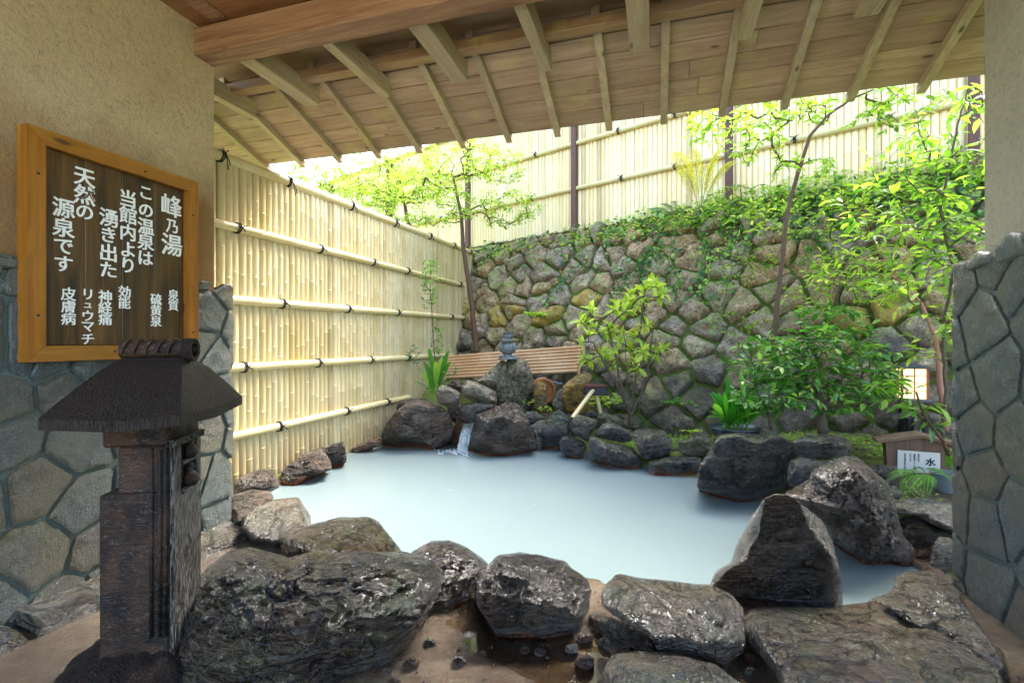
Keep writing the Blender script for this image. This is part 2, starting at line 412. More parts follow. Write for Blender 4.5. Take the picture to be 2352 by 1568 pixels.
def stone(mb, poly, place, H, tint, edge=.02, rings=9, nseg=36, rough=.01, fs=8., sub=0.03, power=3.5, smooth=2, seed=0., jag=.02):
    """one stone over polygon poly in wall coordinates; place(s, h, out) -> 3D"""
    P = np.array(poly); c = P.mean(0)
    # radial outline
    rr = []
    for k in range(nseg):
        a = 2 * math.pi * k / nseg; d = np.array([math.cos(a), math.sin(a)]); best = None
        for i in range(len(P)):
            p, q = P[i] - c, P[(i + 1) % len(P)] - c; e = q - p
            den = d[0] * e[1] - d[1] * e[0]
            if abs(den) < 1e-9: continue
            tt = (p[0] * e[1] - p[1] * e[0]) / den; uu = (p[0] * d[1] - p[1] * d[0]) / den
            if tt > 0 and -1e-6 <= uu <= 1 + 1e-6: best = tt if best is None else max(best, tt)
        rr.append(best or .01)
    rr = np.array(rr)
    for _ in range(smooth): rr = .25 * np.roll(rr, 1) + .5 * rr + .25 * np.roll(rr, -1)
    rr = rr * (1 + np.array([.035 * MN.noise(Vector((c[0] * 5 + 2.1 * math.cos(2 * math.pi * k / nseg), c[1] * 5 + 2.1 * math.sin(2 * math.pi * k / nseg), seed))) for k in range(nseg)]))
    rr = rr * (1 + np.array([jag * MN.noise(Vector((c[0] * 9 + 6.5 * math.cos(2 * math.pi * k / nseg), c[1] * 9 + 6.5 * math.sin(2 * math.pi * k / nseg), seed + 4))) for k in range(nseg)]))
    vs = []; fa = []
    sc_ = [0] + [((i + 1) / rings) ** .8 for i in range(rings)] + [1.0, 1.0]
    tl = (random.uniform(-.5, .5), random.uniform(-.5, .5))
    for i, s in enumerate(sc_):
        for k in range(nseg if i else 1):
            a = 2 * math.pi * k / nseg
            x = c[0] + s * rr[k] * math.cos(a) * (1.0 if i < len(sc_) - 2 else 1.0); y = c[1] + s * rr[k] * math.sin(a)
            e = 1 - min(1, s) ** power
            o = H * (.55 + .45 * e) + (x - c[0]) * tl[0] * H + (y - c[1]) * tl[1] * H
            if i == rings: o = H * .5
            if i == rings + 1: o = H * .2
            if i == rings + 2: o = -sub
            if i <= rings: o += rough * fbm((x, y, seed), fs, 5, c[0] * 3.7) * (1 if i < rings else .5)
            vs.append(place(x, y, o))
    for k in range(nseg): fa.append((0, 1 + k, 1 + (k + 1) % nseg))
    for i in range(1, len(sc_) - 1):
        b0 = 1 + (i - 1) * nseg; b1 = b0 + nseg
        for k in range(nseg):
            kk = (k + 1) % nseg; fa.append((b0 + k, b1 + k, b1 + kk, b0 + kk))
    mb.add(vs, fa, tint)

# ---------------------------------------------------------------- left building wall
WX = -2.62
def stonefield(mb, s0, s1, h0, h1, step, gap, place, H, jit=.42, seed=1, rough=.006, top=None, power=6, edge_tints=(0, 1)):
    rg = random.Random(seed); seeds = []
    j = 0; h = h0 - step
    while h < h1 + step:
        s = s0 - step + (j % 2) * step * .5
        while s < s1 + step:
            seeds.append((s + rg.uniform(-jit, jit) * step, h + rg.uniform(-jit, jit) * step)); s += step * rg.uniform(.85, 1.25)
        h += step * .82; j += 1
    bd = [(s0, h0), (s1, h0), (s1, h1), (s0, h1)]
    for s, poly in cells(seeds, bd, gap, step * 4):
        A = 0
        for i in range(len(poly)): A += poly[i][0] * poly[(i + 1) % len(poly)][1] - poly[(i + 1) % len(poly)][0] * poly[i][1]
        if abs(A) / 2 < .002: continue
        stone(mb, poly, place, H, rg.random(), rings=8, nseg=64, rough=rough, fs=14, sub=.02, power=12, smooth=0, seed=seed, jag=.05)
lw = thing('building_wall', 'cream plastered building wall on the left with a mossy flagstone base', 'wall', (WX, 0, 0))
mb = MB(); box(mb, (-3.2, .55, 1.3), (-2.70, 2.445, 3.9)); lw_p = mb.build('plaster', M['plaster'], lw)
mb = MB(); box(mb, (-3.2, .5, -.3), (WX - .012, 2.505, 1.56), bev=.01); mb.build('mortar', M['mortar'], lw)
mb = MB()
stonefield(mb, .5, 2.50, -.05, 1.615, .25, .02, lambda s, h, o: (WX - .004 + o, s, h), .013, seed=11)
# stones wrapped round the end of the wall and on its top
stonefield(mb, -3.15, WX + .0, -.05, 1.60, .3, .03, lambda s, h, o: (s, 2.50 + o, h), .026, seed=5)
for i in range(12):
    y = .5 + i * .31
    if y > 2.25: break
    box(mb, (-2.76, y, 1.555), (WX + random.uniform(.0, .015), y + .29, 1.60 + random.uniform(0, .02)), random.random(), bev=.012)
mb.build('flagstone', M['flag'], lw, True, 40)

# right building wall: plaster over flagstones
RX = 1.43
rw = thing('building_wall', 'pale plastered wall corner on the right with a tall crazy-paved stone base', 'wall', (RX, 0, 0))
mb = MB(); box(mb, (1.505, .85, 1.3), (2.1, 2.89, 3.9)); mb.build('plaster', M['plaster2'], rw)
mb = MB(); box(mb, (RX + .012, .8, -.3), (2.1, 2.985, 1.60), bev=.02); box(mb, (RX + .012, .8, 1.59), (1.8, 2.62, 1.68), bev=.03); mb.build('mortar', M['mortar'], rw)
mb = MB()
stonefield(mb, 1.2, 2.99, -.05, 1.64, .29, .02, lambda s, h, o: (RX + .004 - o, s, h), .013, seed=23)
stonefield(mb, RX, 2.08, -.05, 1.60, .3, .03, lambda s, h, o: (s, 2.98 + o, h), .022, seed=8)
mb2 = MB()
for y0, y1, h1 in ((2.66, 2.86, 1.67), (2.45, 2.65, 1.71), (2.2, 2.43, 1.73), (1.9, 2.19, 1.72)):
    poly = [(y0, 1.60), (y1, 1.58), (y1 + .01, h1 - .05), ((y0 + y1) / 2 + .03, h1), (y0 + .02, h1 - .03)]
    stone(mb, poly, lambda s, h, o: (RX + .01 - o, s, h), .03, random.random(), rings=6, nseg=32, rough=.006, fs=14, sub=.12, power=6, smooth=1)
mb.build('flagstone', M['flag'], rw, True, 40)


# ---------------------------------------------------------------- roof
A0, SL = 3.05 + EYE, .352
def zr(y): return A0 - SL * y
rf = thing('wooden_roof', 'sloping timber roof of boards and rafters over the near side of the pool', 'roof', (0, 2.4, 3))
YE = 3.84
mb = MB(); y = YE; k = 0
cs = math.cos(math.atan(SL)); i = 0
while y > 2.2:
    y0 = y - .150 * cs + .009
    x = -4.4 - random.uniform(0, .8)
    while x < 3.6:
        x1 = x + random.uniform(1.8, 3.4)
        t = random.random()
        vs = [(x, y0, zr(y0)), (x1 - .003, y0, zr(y0)), (x1 - .003, y, zr(y)), (x, y, zr(y))]
        vs += [(a, b, c + .018) for a, b, c in vs]
        mb.add(vs, [(0, 1, 2, 3), (7, 6, 5, 4), (0, 4, 5, 1), (2, 6, 7, 3), (1, 5, 6, 2), (3, 7, 4, 0)], t)
        x = x1
    y -= .150 * cs
mb.build('roof_boards', M['plank'], rf)
M['tile'] = mat_plain('roof_covering', S(70, 72, 70), .7, .5)
mb = MB(); vs = [(-4.6, 2.1, zr(2.1) + .022), (3.8, 2.1, zr(2.1) + .022), (3.8, YE + .03, zr(YE + .03) + .022), (-4.6, YE + .03, zr(YE + .03) + .022)]
vs += [(a, b, c + .05) for a, b, c in vs]
mb.add(vs, [(3, 2, 1, 0), (4, 5, 6, 7), (0, 1, 5, 4), (1, 2, 6, 5), (2, 3, 7, 6), (3, 0, 4, 7)]); mb.build('roof_covering', M['tile'], rf)
def slope_bar(name, x, w, h, y0, y1, mat):
    mb = MB(); vs = []
    for yy in (y0, y1):
        z = zr(yy) - .002
        vs += [(x - w / 2, yy, z - h), (x + w / 2, yy, z - h), (x + w / 2, yy, z), (x - w / 2, yy, z)]
    mb.add(vs, [(3, 2, 1, 0), (4, 5, 6, 7), (0, 1, 5, 4), (1, 2, 6, 5), (2, 3, 7, 6), (3, 0, 4, 7)], random.random())
    return mb.build(name, mat, rf)
for k in range(-10, 9): slope_bar('rafter', .05 + k * .405, .05, .052, 2.95, YE + .025, M['raft'])
mb = MB(); yp = 3.005; zt = zr(yp) - .056
box(mb, (-4.4, yp - .085, zt - .062), (3.6, yp, zt), .7, bev=.003); mb.build('purlin', M['purlin'], rf)
for k in range(-6, 7):
    x = -.1 + k * .6; wd = .118 if k % 2 == 0 else .07; ye = 3.13 if k % 2 == 0 else 3.17
    mb = MB(); box(mb, (x - wd / 2, 2.32, EYE + 1.782), (x + wd / 2, ye, EYE + 1.782 + .125), random.random() * .6 + .3, bev=.003)
    mb.build('bracket', M['raft'], rf)
mb = MB(); box(mb, (-2.70, 2.30, EYE + 1.738), (1.5, 2.445, EYE + 1.902), .75, bev=.004); mb.build('main_beam', M['beam'], rf)
mb = MB(); box(mb, (-3.1, 2.34, EYE + 1.905), (3.0, 2.40, zr(2.4) - .002), .3); mb.build('filler_board', M['beam'], rf)
mb = MB(); x = -2.7; i = 0
y = 2.34
while y > .2:
    box(mb, (-3.0, y - .147, EYE + 1.93), (3.0, y, EYE + 1.95), random.random()); y -= .15
mb.build('ceiling_boards', M['ceil'], rf)
for k in range(-4, 4):
    mb = MB(); box(mb, (-.1 + k * .6 - .045, .2, EYE + 1.905), (-.1 + k * .6 + .045, 2.297, EYE + 1.93), .6, bev=.003); mb.build('joist', M['beam'], rf)
mb = MB(); box(mb, (-3.2, .1, EYE + 1.96), (3.2, 2.33, EYE + 2.9)); mb.build('attic', M['tile'], rf)

# ---------------------------------------------------------------- bamboo fences
def cane(mb, place, s, z0, z1, r, tint):
    """half round cane; place(s_off, out, z)"""
    z = z0; rows = [(z0, r, tint)]; zn = z0 + random.uniform(.05, .42)
    while zn < z1 - .03:
        rows += [(zn - .014, r, tint), (zn - .007, r * 1.07, tint), (zn - .001, r * 1.10, tint), (zn + .001, r * .99, -1 if 0 else tint * .2), (zn + .008, r, tint)]
        zn += random.uniform(.27, .42)
    rows.append((z1, r, tint))
    n = 7; vs = []; ts = []
    jit = random.uniform(-.004, .004); lean = random.uniform(-.003, .003)
    for zz, rr_, tt in rows:
        for j in range(n):
            a = math.pi * j / (n - 1)
            vs.append(place(s + rr_ * math.cos(a) + lean * (zz - z0), rr_ * math.sin(a) * .8 + jit, zz)); ts.append(tt)
    fs = []
    for i in range(len(rows) - 1):
        for j in range(n - 1): fs.append((i * n + j, i * n + j + 1, (i + 1) * n + j + 1, (i + 1) * n + j))
    mb.add(vs, fs, np.array(ts))
def pole(name, p, q, r, parent, mat='pole', step=.42, half=0.):
    p = np.array(p, float); q = np.array(q, float); L = np.linalg.norm(q - p); d = (q - p) / L
    pts = []; rad = []; ts = []; s = random.uniform(.1, step); sN = [0]
    pts.append(p); rad.append(r); ts.append(.6)
    while s < L - .03:
        for ds, k, tt in ((-.012, 1, .6), (-.004, 1.08, .6), (0, 1.10, .1), (.004, 1.0, .2), (.012, 1, .6)):
            pts.append(p + d * (s + ds)); rad.append(r * k); ts.append(tt)
        s += step * random.uniform(.8, 1.2)
    pts.append(q); rad.append(r); ts.append(.6)
    mb = MB(); tube(mb, pts, rad, 12, True, np.array(ts)); return mb.build(name, M[mat], parent, True, 50)
def knot(parent, c, axis, out, r, proto=None, long=0., seed=0):
    """black cord tied round a pole"""
    rg = random.Random(seed); c = np.array(c, float); ax = np.array(axis) / np.linalg.norm(axis); out = np.array(out, float); out /= np.linalg.norm(out); up = np.cross(ax, out); up *= np.sign(up[2])
    mb = MB()
    for k in (-.012, .006):
        pts = [c + ax * (k + .004 * math.sin(a)) + (r + .006) * (math.cos(a) * out + math.sin(a) * up) for a in np.linspace(-2.6, 2.6, 16)]
        tube(mb, pts, .0055, 5)
    f = c + out * (r + .012)
    lathe(mb, [(0, -.012), (.010, -.009), (.014, 0), (.010, .009), (0, .012)], frame(f, ax, np.cross(ax, out) * -1 if 0 else up, out), 8)
    for sgn in (-1, 1):
        for (dx, dz, L) in ((.045, .03, 1), (.05, -.035 - long, 1)):
            e = f + ax * sgn * dx * rg.uniform(.6, 1.2) * (1 if dz > 0 else (.8 if not long else .35)) + up * dz * rg.uniform(.7, 1.2) + out * .008
            m = (f + e) / 2 + up * .012 + out * .012
            pts = [(1 - t) ** 2 * f + 2 * t * (1 - t) * m + t * t * e for t in np.linspace(0, 1, 6)]
            tube(mb, pts, .0045, 5)
    return mb.build('cord_knot', M['cord'], parent, True)

FX = -3.35
fl = thing('bamboo_fence', 'cream bamboo fence with horizontal poles tied in black cord, left of the pool', 'fence', (FX, 5, 0))
P0 = np.array([FX, 8.9]); FD = np.array([.929, -.370]); FN = np.array([-.370, -.929]); WT = 3.03; BAT = 1.3
def topz(y): return EYE + 1.50 + .030 * (y - 3.0)
def wall_z(y):
    d = .929 * (8.9 - y); return WT * (1 - d / BAT) if d < BAT else -9
mb = MB(); y = 2.3; sp = .0715
while y < 9.05:
    zb = max(-.05, wall_z(y) - .05 + random.uniform(-.02, .02)); zt_ = topz(y)
    if zt_ - zb > .08: cane(mb, lambda s, o, z: (FX + o, -s, z), -y, zb, zt_, sp * .5, random.random())
    y += sp
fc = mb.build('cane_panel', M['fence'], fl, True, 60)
mb = MB(); Y = np.linspace(2.2, 9.1, 40); G = np.array([[(FX - .012, yy, max(-.05, wall_z(yy) - .05)) for yy in Y], [(FX - .012, yy, max(topz(yy) - .01, wall_z(yy))) for yy in Y]])
grid(mb, G); mb.build('backing_sheet', M['fence'], fl)
poles = [((497, 355), (1090, 583), .043), ((497, 512), (1065, 655), .036), ((527, 688), (1068, 730), .036), ((530, 845), (1040, 815), .036), ((532, 1003), (938, 912), .036)]
kn = [[505, 660, 805, 905, 985, 1040, 1078], [545, 735, 855, 935, 1055], [648, 798, 912, 1035], [560, 730, 850, 935], [640, 795, 888]]
PA = []
for (a, b, r), ks in zip(poles, kn):
    XX = FX + (.045 if r < .04 else .02)
    p = on_x(a[0], a[1], XX); q = on_x(b[0], b[1], XX); d = (q - p) / (q[1] - p[1]); p2 = p - d * (p[1] - 2.25)
    PO = pole('cross_pole' if r < .04 else 'cap_pole', p2, q, r, fl)
    for i, U in enumerate(ks):
        V = a[1] + (b[1] - a[1]) * (U - a[0]) / (b[0] - a[0])
        c = on_x(U, V, XX); c[2] = (p + d * (c[1] - p[1]))[2]
        knot(fl, c, d, (1, 0, .25 if r > .04 else 0), r, long=(.10 if U < 700 else .05) if r > .04 else 0, seed=int(U)).parent = PO

fb = thing('bamboo_fence', 'tall pale bamboo screen fence with brown posts on top of the stone retaining wall', 'fence', (P0[0], P0[1], WT))
def BP(t, o, z): return (P0[0] + FD[0] * t + FN[0] * o, P0[1] + FD[1] * t + FN[1] * o, z)
TOP = EYE + 4.1; mb = MB(); t_ = -7.
while t_ < 9.5:
    cane(mb, lambda s, o, z: BP(s, o, z), t_, WT - .08, TOP, sp * .5, random.random()); t_ += sp
mb.build('cane_panel', M['fence2'], fb, True, 60)
mb = MB(); box(mb, (-7, -.03, WT - .1), (9.5, -.01, TOP), .5, np.array([[FD[0], FN[0], 0, P0[0]], [FD[1], FN[1], 0, P0[1]], [0, 0, 1, 0], [0, 0, 0, 1]])); mb.build('backing_sheet', M['fence'], fb)
for k in range(-3, 4):
    t0 = -.17 + 2.4 * k
    mb = MB(); box(mb, (t0 - .045, .03, WT - .1), (t0 + .045, .11, TOP), .5, np.array([[FD[0], FN[0], 0, P0[0]], [FD[1], FN[1], 0, P0[1]], [0, 0, 1, 0], [0, 0, 0, 1]]), bev=.006)
    mb.build('post', M['post'], fb)
    if k < 3 + 1:
        for zz in (1.776, 2.51, 3.25, 3.98):
            z = EYE + zz
            if zz > 3.9: z = TOP - .02
            PO = pole('cross_pole', BP(t0 + .05, .065, z), BP(t0 + 2.4 - .05, .065, z), .036, fb)
            if 0 <= k < 4 or (k == -1 and zz > 2):
                for q, f in enumerate((.35, .68, 1.0)[:3]):
                    if f == 1.0: continue
                    tt = t0 + 2.4 * f + random.uniform(-.1, .1)
                    knot(fb, BP(tt, .065, z), (FD[0], FD[1], 0), (FN[0], FN[1], 0), .036, seed=int(tt * 50 + zz * 10)).parent = PO

# ---------------------------------------------------------------- retaining wall
rt = thing('retaining_wall', 'battered retaining wall of rough diamond-set volcanic stones with moss in the joints', 'wall', (P0[0], P0[1], 0))
wn_ = np.array([FN[0] * WT, FN[1] * WT, BAT]); wn_ /= np.linalg.norm(wn_)
SLN = math.hypot(WT, BAT)
def WP(s, h, o):   # h along the slope from z=0
    z = h * WT / SLN; off = BAT * (1 - z / WT)
    b = np.array([P0[0] + FD[0] * s + FN[0] * off, P0[1] + FD[1] * s + FN[1] * off, z])
    return b + wn_ * o
yel_px = [(1080, 705), (1130, 715), (1190, 705), (1270, 705), (1340, 705), (1920, 700), (2080, 700)]
def proj(p):
    p = np.asarray(p) - E0; f = -SN * p[0] + CS * p[1]; rgt = CS * p[0] + SN * p[1]
    return 1176 + FPX * rgt / f, 784 - FPX * p[2] / f
seeds = []; rg = random.Random(4)
for j in range(-2, 24):
    for i in range(-3, 26):
        big = 1.0
        s = i * .50 + (j % 2) * .25; h = j * .255
        seeds.append((s + h * .12 + rg.uniform(-.17, .17), h + rg.uniform(-.12, .12)))
mb = MB()
CL = cells(seeds, [(-1.3, -.2), (9.6, -.2), (9.6, SLN + .03), (-1.3, SLN + .03)], .04, 2.2)
near = set()
for a_, b_ in yel_px:
    best = min(range(len(CL)), key=lambda i: (lambda q: math.hypot(q[0] - a_, q[1] - b_) if q[0] > 0 else 1e9)(proj(WP(sum(p[0] for p in CL[i][1]) / len(CL[i][1]), sum(p[1] for p in CL[i][1]) / len(CL[i][1]), .08))))
    near.add(best)
for ci, (s, poly) in enumerate(CL) if True else cells(seeds, [(-1.3, -.2), (9.6, -.2), (9.6, SLN + .03), (-1.3, SLN + .03)], .035, 2.2):
    cx = sum(p[0] for p in poly) / len(poly); cy = sum(p[1] for p in poly) / len(poly)
    U, V = proj(WP(cx, cy, .08)); t = rg.uniform(.05, .8)
    if ci in near: t = .95
    stone(mb, poly, WP, .13 + rg.uniform(-.03, .05), t, rings=14, nseg=64, rough=.085, fs=4.2, sub=.05, power=5, smooth=0, jag=.09, seed=rg.random() * 9)
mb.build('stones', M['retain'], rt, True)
mb = MB(); ss = np.linspace(-1.4, 9.8, 160); hh = np.linspace(-.2, SLN + .02, 60)
G = np.array([[WP(a, b, .03 + .035 * fbm((a, b, 0), 6)) for b in hh] for a in ss]); grid(mb, G)
mb.build('moss_joints', M['mossgap'], rt, True)
mb = MB(); G = np.array([[BP(a, o, WT + .03 + .03 * fbm((a, o, 2), 5)) for o in np.linspace(-.3, .14, 8)] for a in ss]); grid(mb, G, flip=True)
mb.build('soil_ledge', M['mossgap'], rt, True)
# ---------------------------------------------------------------- ground, pool
pool_px = [(560, 1150), (640, 1112), (745, 1086), (790, 1052), (870, 1022), (1000, 1024), (1070, 1030), (1110, 1042), (1228, 1022), (1290, 1032), (1380, 1052), (1480, 1078),
           (1600, 1105), (1650, 1135), (1745, 1148), (1860, 1170), (1960, 1265), (2110, 1310), (2060, 1355), (1940, 1400), (1690, 1370), (1400, 1350), (1300, 1330), (1110, 1310), (930, 1290), (800, 1240), (700, 1215)]
PP = np.array([on_z(u, v, 0.)[:2] for u, v in pool_px])
def pool_sd(x, y):
    """signed distance to the pool outline (negative inside), vectorised"""
    x = np.asarray(x, float); y = np.asarray(y, float); d = np.full(x.shape, 1e9); ins = np.zeros(x.shape, bool)
    for i in range(len(PP)):
        a = PP[i]; b = PP[(i + 1) % len(PP)]; e = b - a
        t = np.clip(((x - a[0]) * e[0] + (y - a[1]) * e[1]) / (e @ e), 0, 1)
        d = np.minimum(d, np.hypot(x - a[0] - e[0] * t, y - a[1] - e[1] * t))
        c = ((a[1] > y) != (b[1] > y)) & (x < (b[0] - a[0]) * (y - a[1]) / (b[1] - a[1] + 1e-12) + a[0]); ins ^= c
    return np.where(ins, -d, d)
def sm(a, b, x): t = np.clip((x - a) / (b - a), 0, 1); return t * t * (3 - 2 * t)
def vfbm(X, Y, s, o=4, seed=0.):
    return np.array([[fbm((a, b, seed), s, o) for a, b in zip(r1, r2)] for r1, r2 in zip(X, Y)])
def garden_base(x, y):
    x = np.asarray(x, float); y = np.asarray(y, float); d = pool_sd(x, y)
    g = .09 * sm(0.05, .35, d) + .14 * sm(.3, 1.8, d)
    back = sm(5.9, 7.0, y) * (1 - sm(-2.4, -1.2, x)); g = g + .40 * back
    right = sm(.6, 1.8, x) * sm(3.6, 4.6, y); g = g + .16 * right
    g = np.where((x > .5) & (y < 3.12), -.4, g)
    return np.where(d < .05, -.35, g - .02)
def gz(x, y): return float(garden_base(np.array([x]), np.array([y]))[0])
M['garden'] = None
def garden_mat():
    t = NT('mossy_ground'); o = t.geo().outputs['Position']
    n1 = t.noise(o, 2.1, 6, .65); n2 = t.noise(o, 30, 6, .7); n3 = t.noise(o, 140, 3, .7)
    soil = t.mix(n2, S(52, 40, 30), S(104, 84, 62)); mo = t.mix(n3, S(74, 96, 34), S(170, 190, 92))
    c = t.mix(t.ramp(n1, [(.42, 0.), (.53, 1.)]), soil, mo)
    return t.set(c, .9, t.bump(t.math('ADD', n2, n3), 1., .03))
M['garden'] = garden_mat()
xs = np.concatenate([np.linspace(-3.36, 3.4, 170), np.linspace(3.6, 9, 10)]); ys = np.linspace(2.5, 10.4, 190)
X, Y = np.meshgrid(xs, ys, indexing='ij')
Z = garden_base(X, Y) + .035 * vfbm(X, Y, 1.6, 5, 3.)
mb = MB(); grid(mb, np.stack([X, Y, Z], -1), flip=True)
gd = mb.build('ground', M['garden'], None, True); tag(gd, kind='structure')
# far ground sheet beyond the fence so nothing ends in mid-air
mb = MB(); box(mb, (-60, -60, -1.2), (60, 60, -1.0)); far = mb.build('surrounding_ground', M['garden'], None)
mb = MB(); box(mb, (-12, -14, -.3), (12, -2.4, 0.0)); yd = mb.build('bounce_ground', mat_plain('bounce_gravel', S(190, 186, 176), .9, 1., 80, .5), None); tag(yd, kind='structure'); tag(far, kind='structure')  # unseen pale ground added behind the camera to bounce light inside

def floor_mat():
    t = NT('wet_floor'); o = t.geo().outputs['Position']
    n1 = t.noise(o, 2.6, 6, .6, .5); n2 = t.noise(o, 22, 6, .7); n3 = t.noise(o, 90, 5, .75)
    c = t.ramp(n1, [(.3, S(52, 40, 30)), (.48, S(88, 75, 58)), (.62, S(122, 108, 86)), (.75, S(82, 74, 54))])
    c = t.mix(t.math('MULTIPLY', t.ramp(n2, [(.35, 1.), (.55, 0.)]), .5), c, S(84, 56, 36))
    r = t.ramp(n2, [(.35, .03), (.7, .26)])
    return t.set(c, r, t.bump(t.math('ADD', n3, t.math('MULTIPLY', n2, .8)), .8, .012))
M['floor'] = floor_mat()
FZ = .035
xs = np.linspace(-2.64, 1.46, 180); ys = np.linspace(-2.5, 3.3, 220); X, Y = np.meshgrid(xs, ys, indexing='ij')
D = pool_sd(X, Y)
Z = FZ + .018 * vfbm(X, Y, 2.2, 4, 8.) + .006 * vfbm(X, Y, 14, 3, 2.)
pc = on_z(1150, 1440, FZ)[:2]
Z -= .018 * np.exp(-(((X - pc[0]) / .28) ** 2 + ((Y - pc[1]) / .13) ** 2))
Z = np.where(D < .02, -.4, Z)
mb = MB(); grid(mb, np.stack([X, Y, Z], -1), flip=True); fo = mb.build('bath_floor', M['floor'], None, True); tag(fo, kind='structure')

def water_mat():
    t = NT('milky_spring_water'); o = t.geo().outputs['Position']
    n1 = t.noise(o, 1.3, 4, .5); st = t.noise(t.map(o, (1, 2.2, 1), (0, 0, .3)), 7, 6, .65, .8)
    c = t.mix(n1, S(115, 132, 134), S(120, 137, 139))
    c = t.mix(t.math('MULTIPLY', t.ramp(st, [(.66, 0.), (.8, 1.)]), .45), c, S(176, 190, 196))
    wv = t.noise(t.map(o, (1, 2.4, 1), (0, 0, .29)), 9, 3, .5, .4)
    return t.set(c, .16, t.bump(wv, .14, .012), Specular_IOR_Level=.3)
M['water'] = water_mat()
mb = MB(); xs = np.linspace(-3.3, 2.2, 30); ys = np.linspace(2.0, 7.3, 30); X, Y = np.meshgrid(xs, ys, indexing='ij')
# basin water follows the outline with a margin that runs under the rocks
ang = []; C0 = PP.mean(0); ring = []
for p in PP:
    d = p - C0; ring.append(p + d / np.linalg.norm(d) * .22)
ring = np.array(ring); vs = [(C0[0], C0[1], 0)] + [(a, b, 0.) for a, b in ring]; n = len(ring)
mb.add(vs, [(0, 1 + (i) , 1 + (i + 1) % n) for i in range(n)])
wt = mb.build('pool_water', M['water'], None)
for p in wt.data.polygons:
    if p.normal.z < 0: p.flip()
tag(wt, kind='structure')
# puddle on the floor
def puddle_mat():
    t = NT('puddle_water'); g = t.n('ShaderNodeBsdfGlass'); g.inputs['Roughness'].default_value = .01; g.inputs['IOR'].default_value = 1.33
    tr = t.n('ShaderNodeBsdfTransparent'); gl = t.n('ShaderNodeBsdfGlossy'); gl.inputs['Roughness'].default_value = .02
    fr = t.n('ShaderNodeFresnel'); fr.inputs[0].default_value = 1.33; mx = t.n('ShaderNodeMixShader')
    tr.inputs[0].default_value = (.86, .8, .68, 1)
    t.l(t.math('ADD', fr.outputs[0], .10), mx.inputs[0]); t.l(tr.outputs[0], mx.inputs[1]); t.l(gl.outputs[0], mx.inputs[2]); t.l(mx.outputs[0], t.out.inputs[0]); return t.m
M['puddle'] = puddle_mat()
mb = MB(); pp = [on_z(u, v, FZ - .003) for u, v in ((960, 1420), (1080, 1370), (1200, 1390), (1420, 1400), (1560, 1500), (1700, 1568), (1300, 1600), (1100, 1500), (980, 1470))]
mb.add(pp, [tuple(range(len(pp)))[::-1]]); pu = mb.build('puddle', M['puddle']); tag(pu, kind='structure')

# ---------------------------------------------------------------- rocks
RM = {}
RM['dark'] = mat_rock('rock_wet_dark', S(18, 12, 9), S(44, 34, 25), S(92, 78, 60), .10, .42, rust=.9, strat=(1, 1, 4))
RM['brown'] = mat_rock('rock_wet_brown', S(13, 8, 5), S(38, 27, 16), S(88, 72, 48), .06, .34, strat=(.6, 1.6, 4.5), moss=.2, scale=.9, bumpk=1.1)
RM['grey'] = mat_rock('rock_grey', S(44, 37, 32), S(86, 76, 68), S(140, 130, 118), .22, .6, rust=1., strat=(1, 1, 2))
RM['slab'] = mat_rock('rock_wet_slab', S(24, 19, 13), S(60, 53, 39), S(112, 105, 84), .05, .30, strat=(1, 1, 1), moss=.12, bumpk=.75)
RM['blue'] = mat_rock('rock_wet_bluegrey', S(26, 32, 34), S(54, 64, 66), S(112, 122, 120), .08, .4, moss=.5, rust=.8)
RM['black'] = mat_rock('rock_wet_black', S(12, 14, 15), S(32, 36, 37), S(66, 70, 68), .10, .4, moss=.6, rust=.7)
RM['gold'] = mat_rock('rock_golden', S(86, 76, 40), S(136, 120, 62), S(180, 164, 104), .15, .45, moss=.3, yellow=.8)
RM['pale'] = mat_rock('rock_pale', S(74, 70, 62), S(130, 122, 106), S(186, 178, 160), .15, .5, moss=.3)
RM['olive'] = mat_rock('rock_pedestal', S(60, 60, 42), S(120, 118, 90), S(182, 178, 148), .08, .4, moss=.6, strat=(2, 2, 1))
RM['rustr'] = mat_rock('rock_rusty', S(60, 30, 16), S(116, 64, 32), S(160, 128, 90), .1, .4)

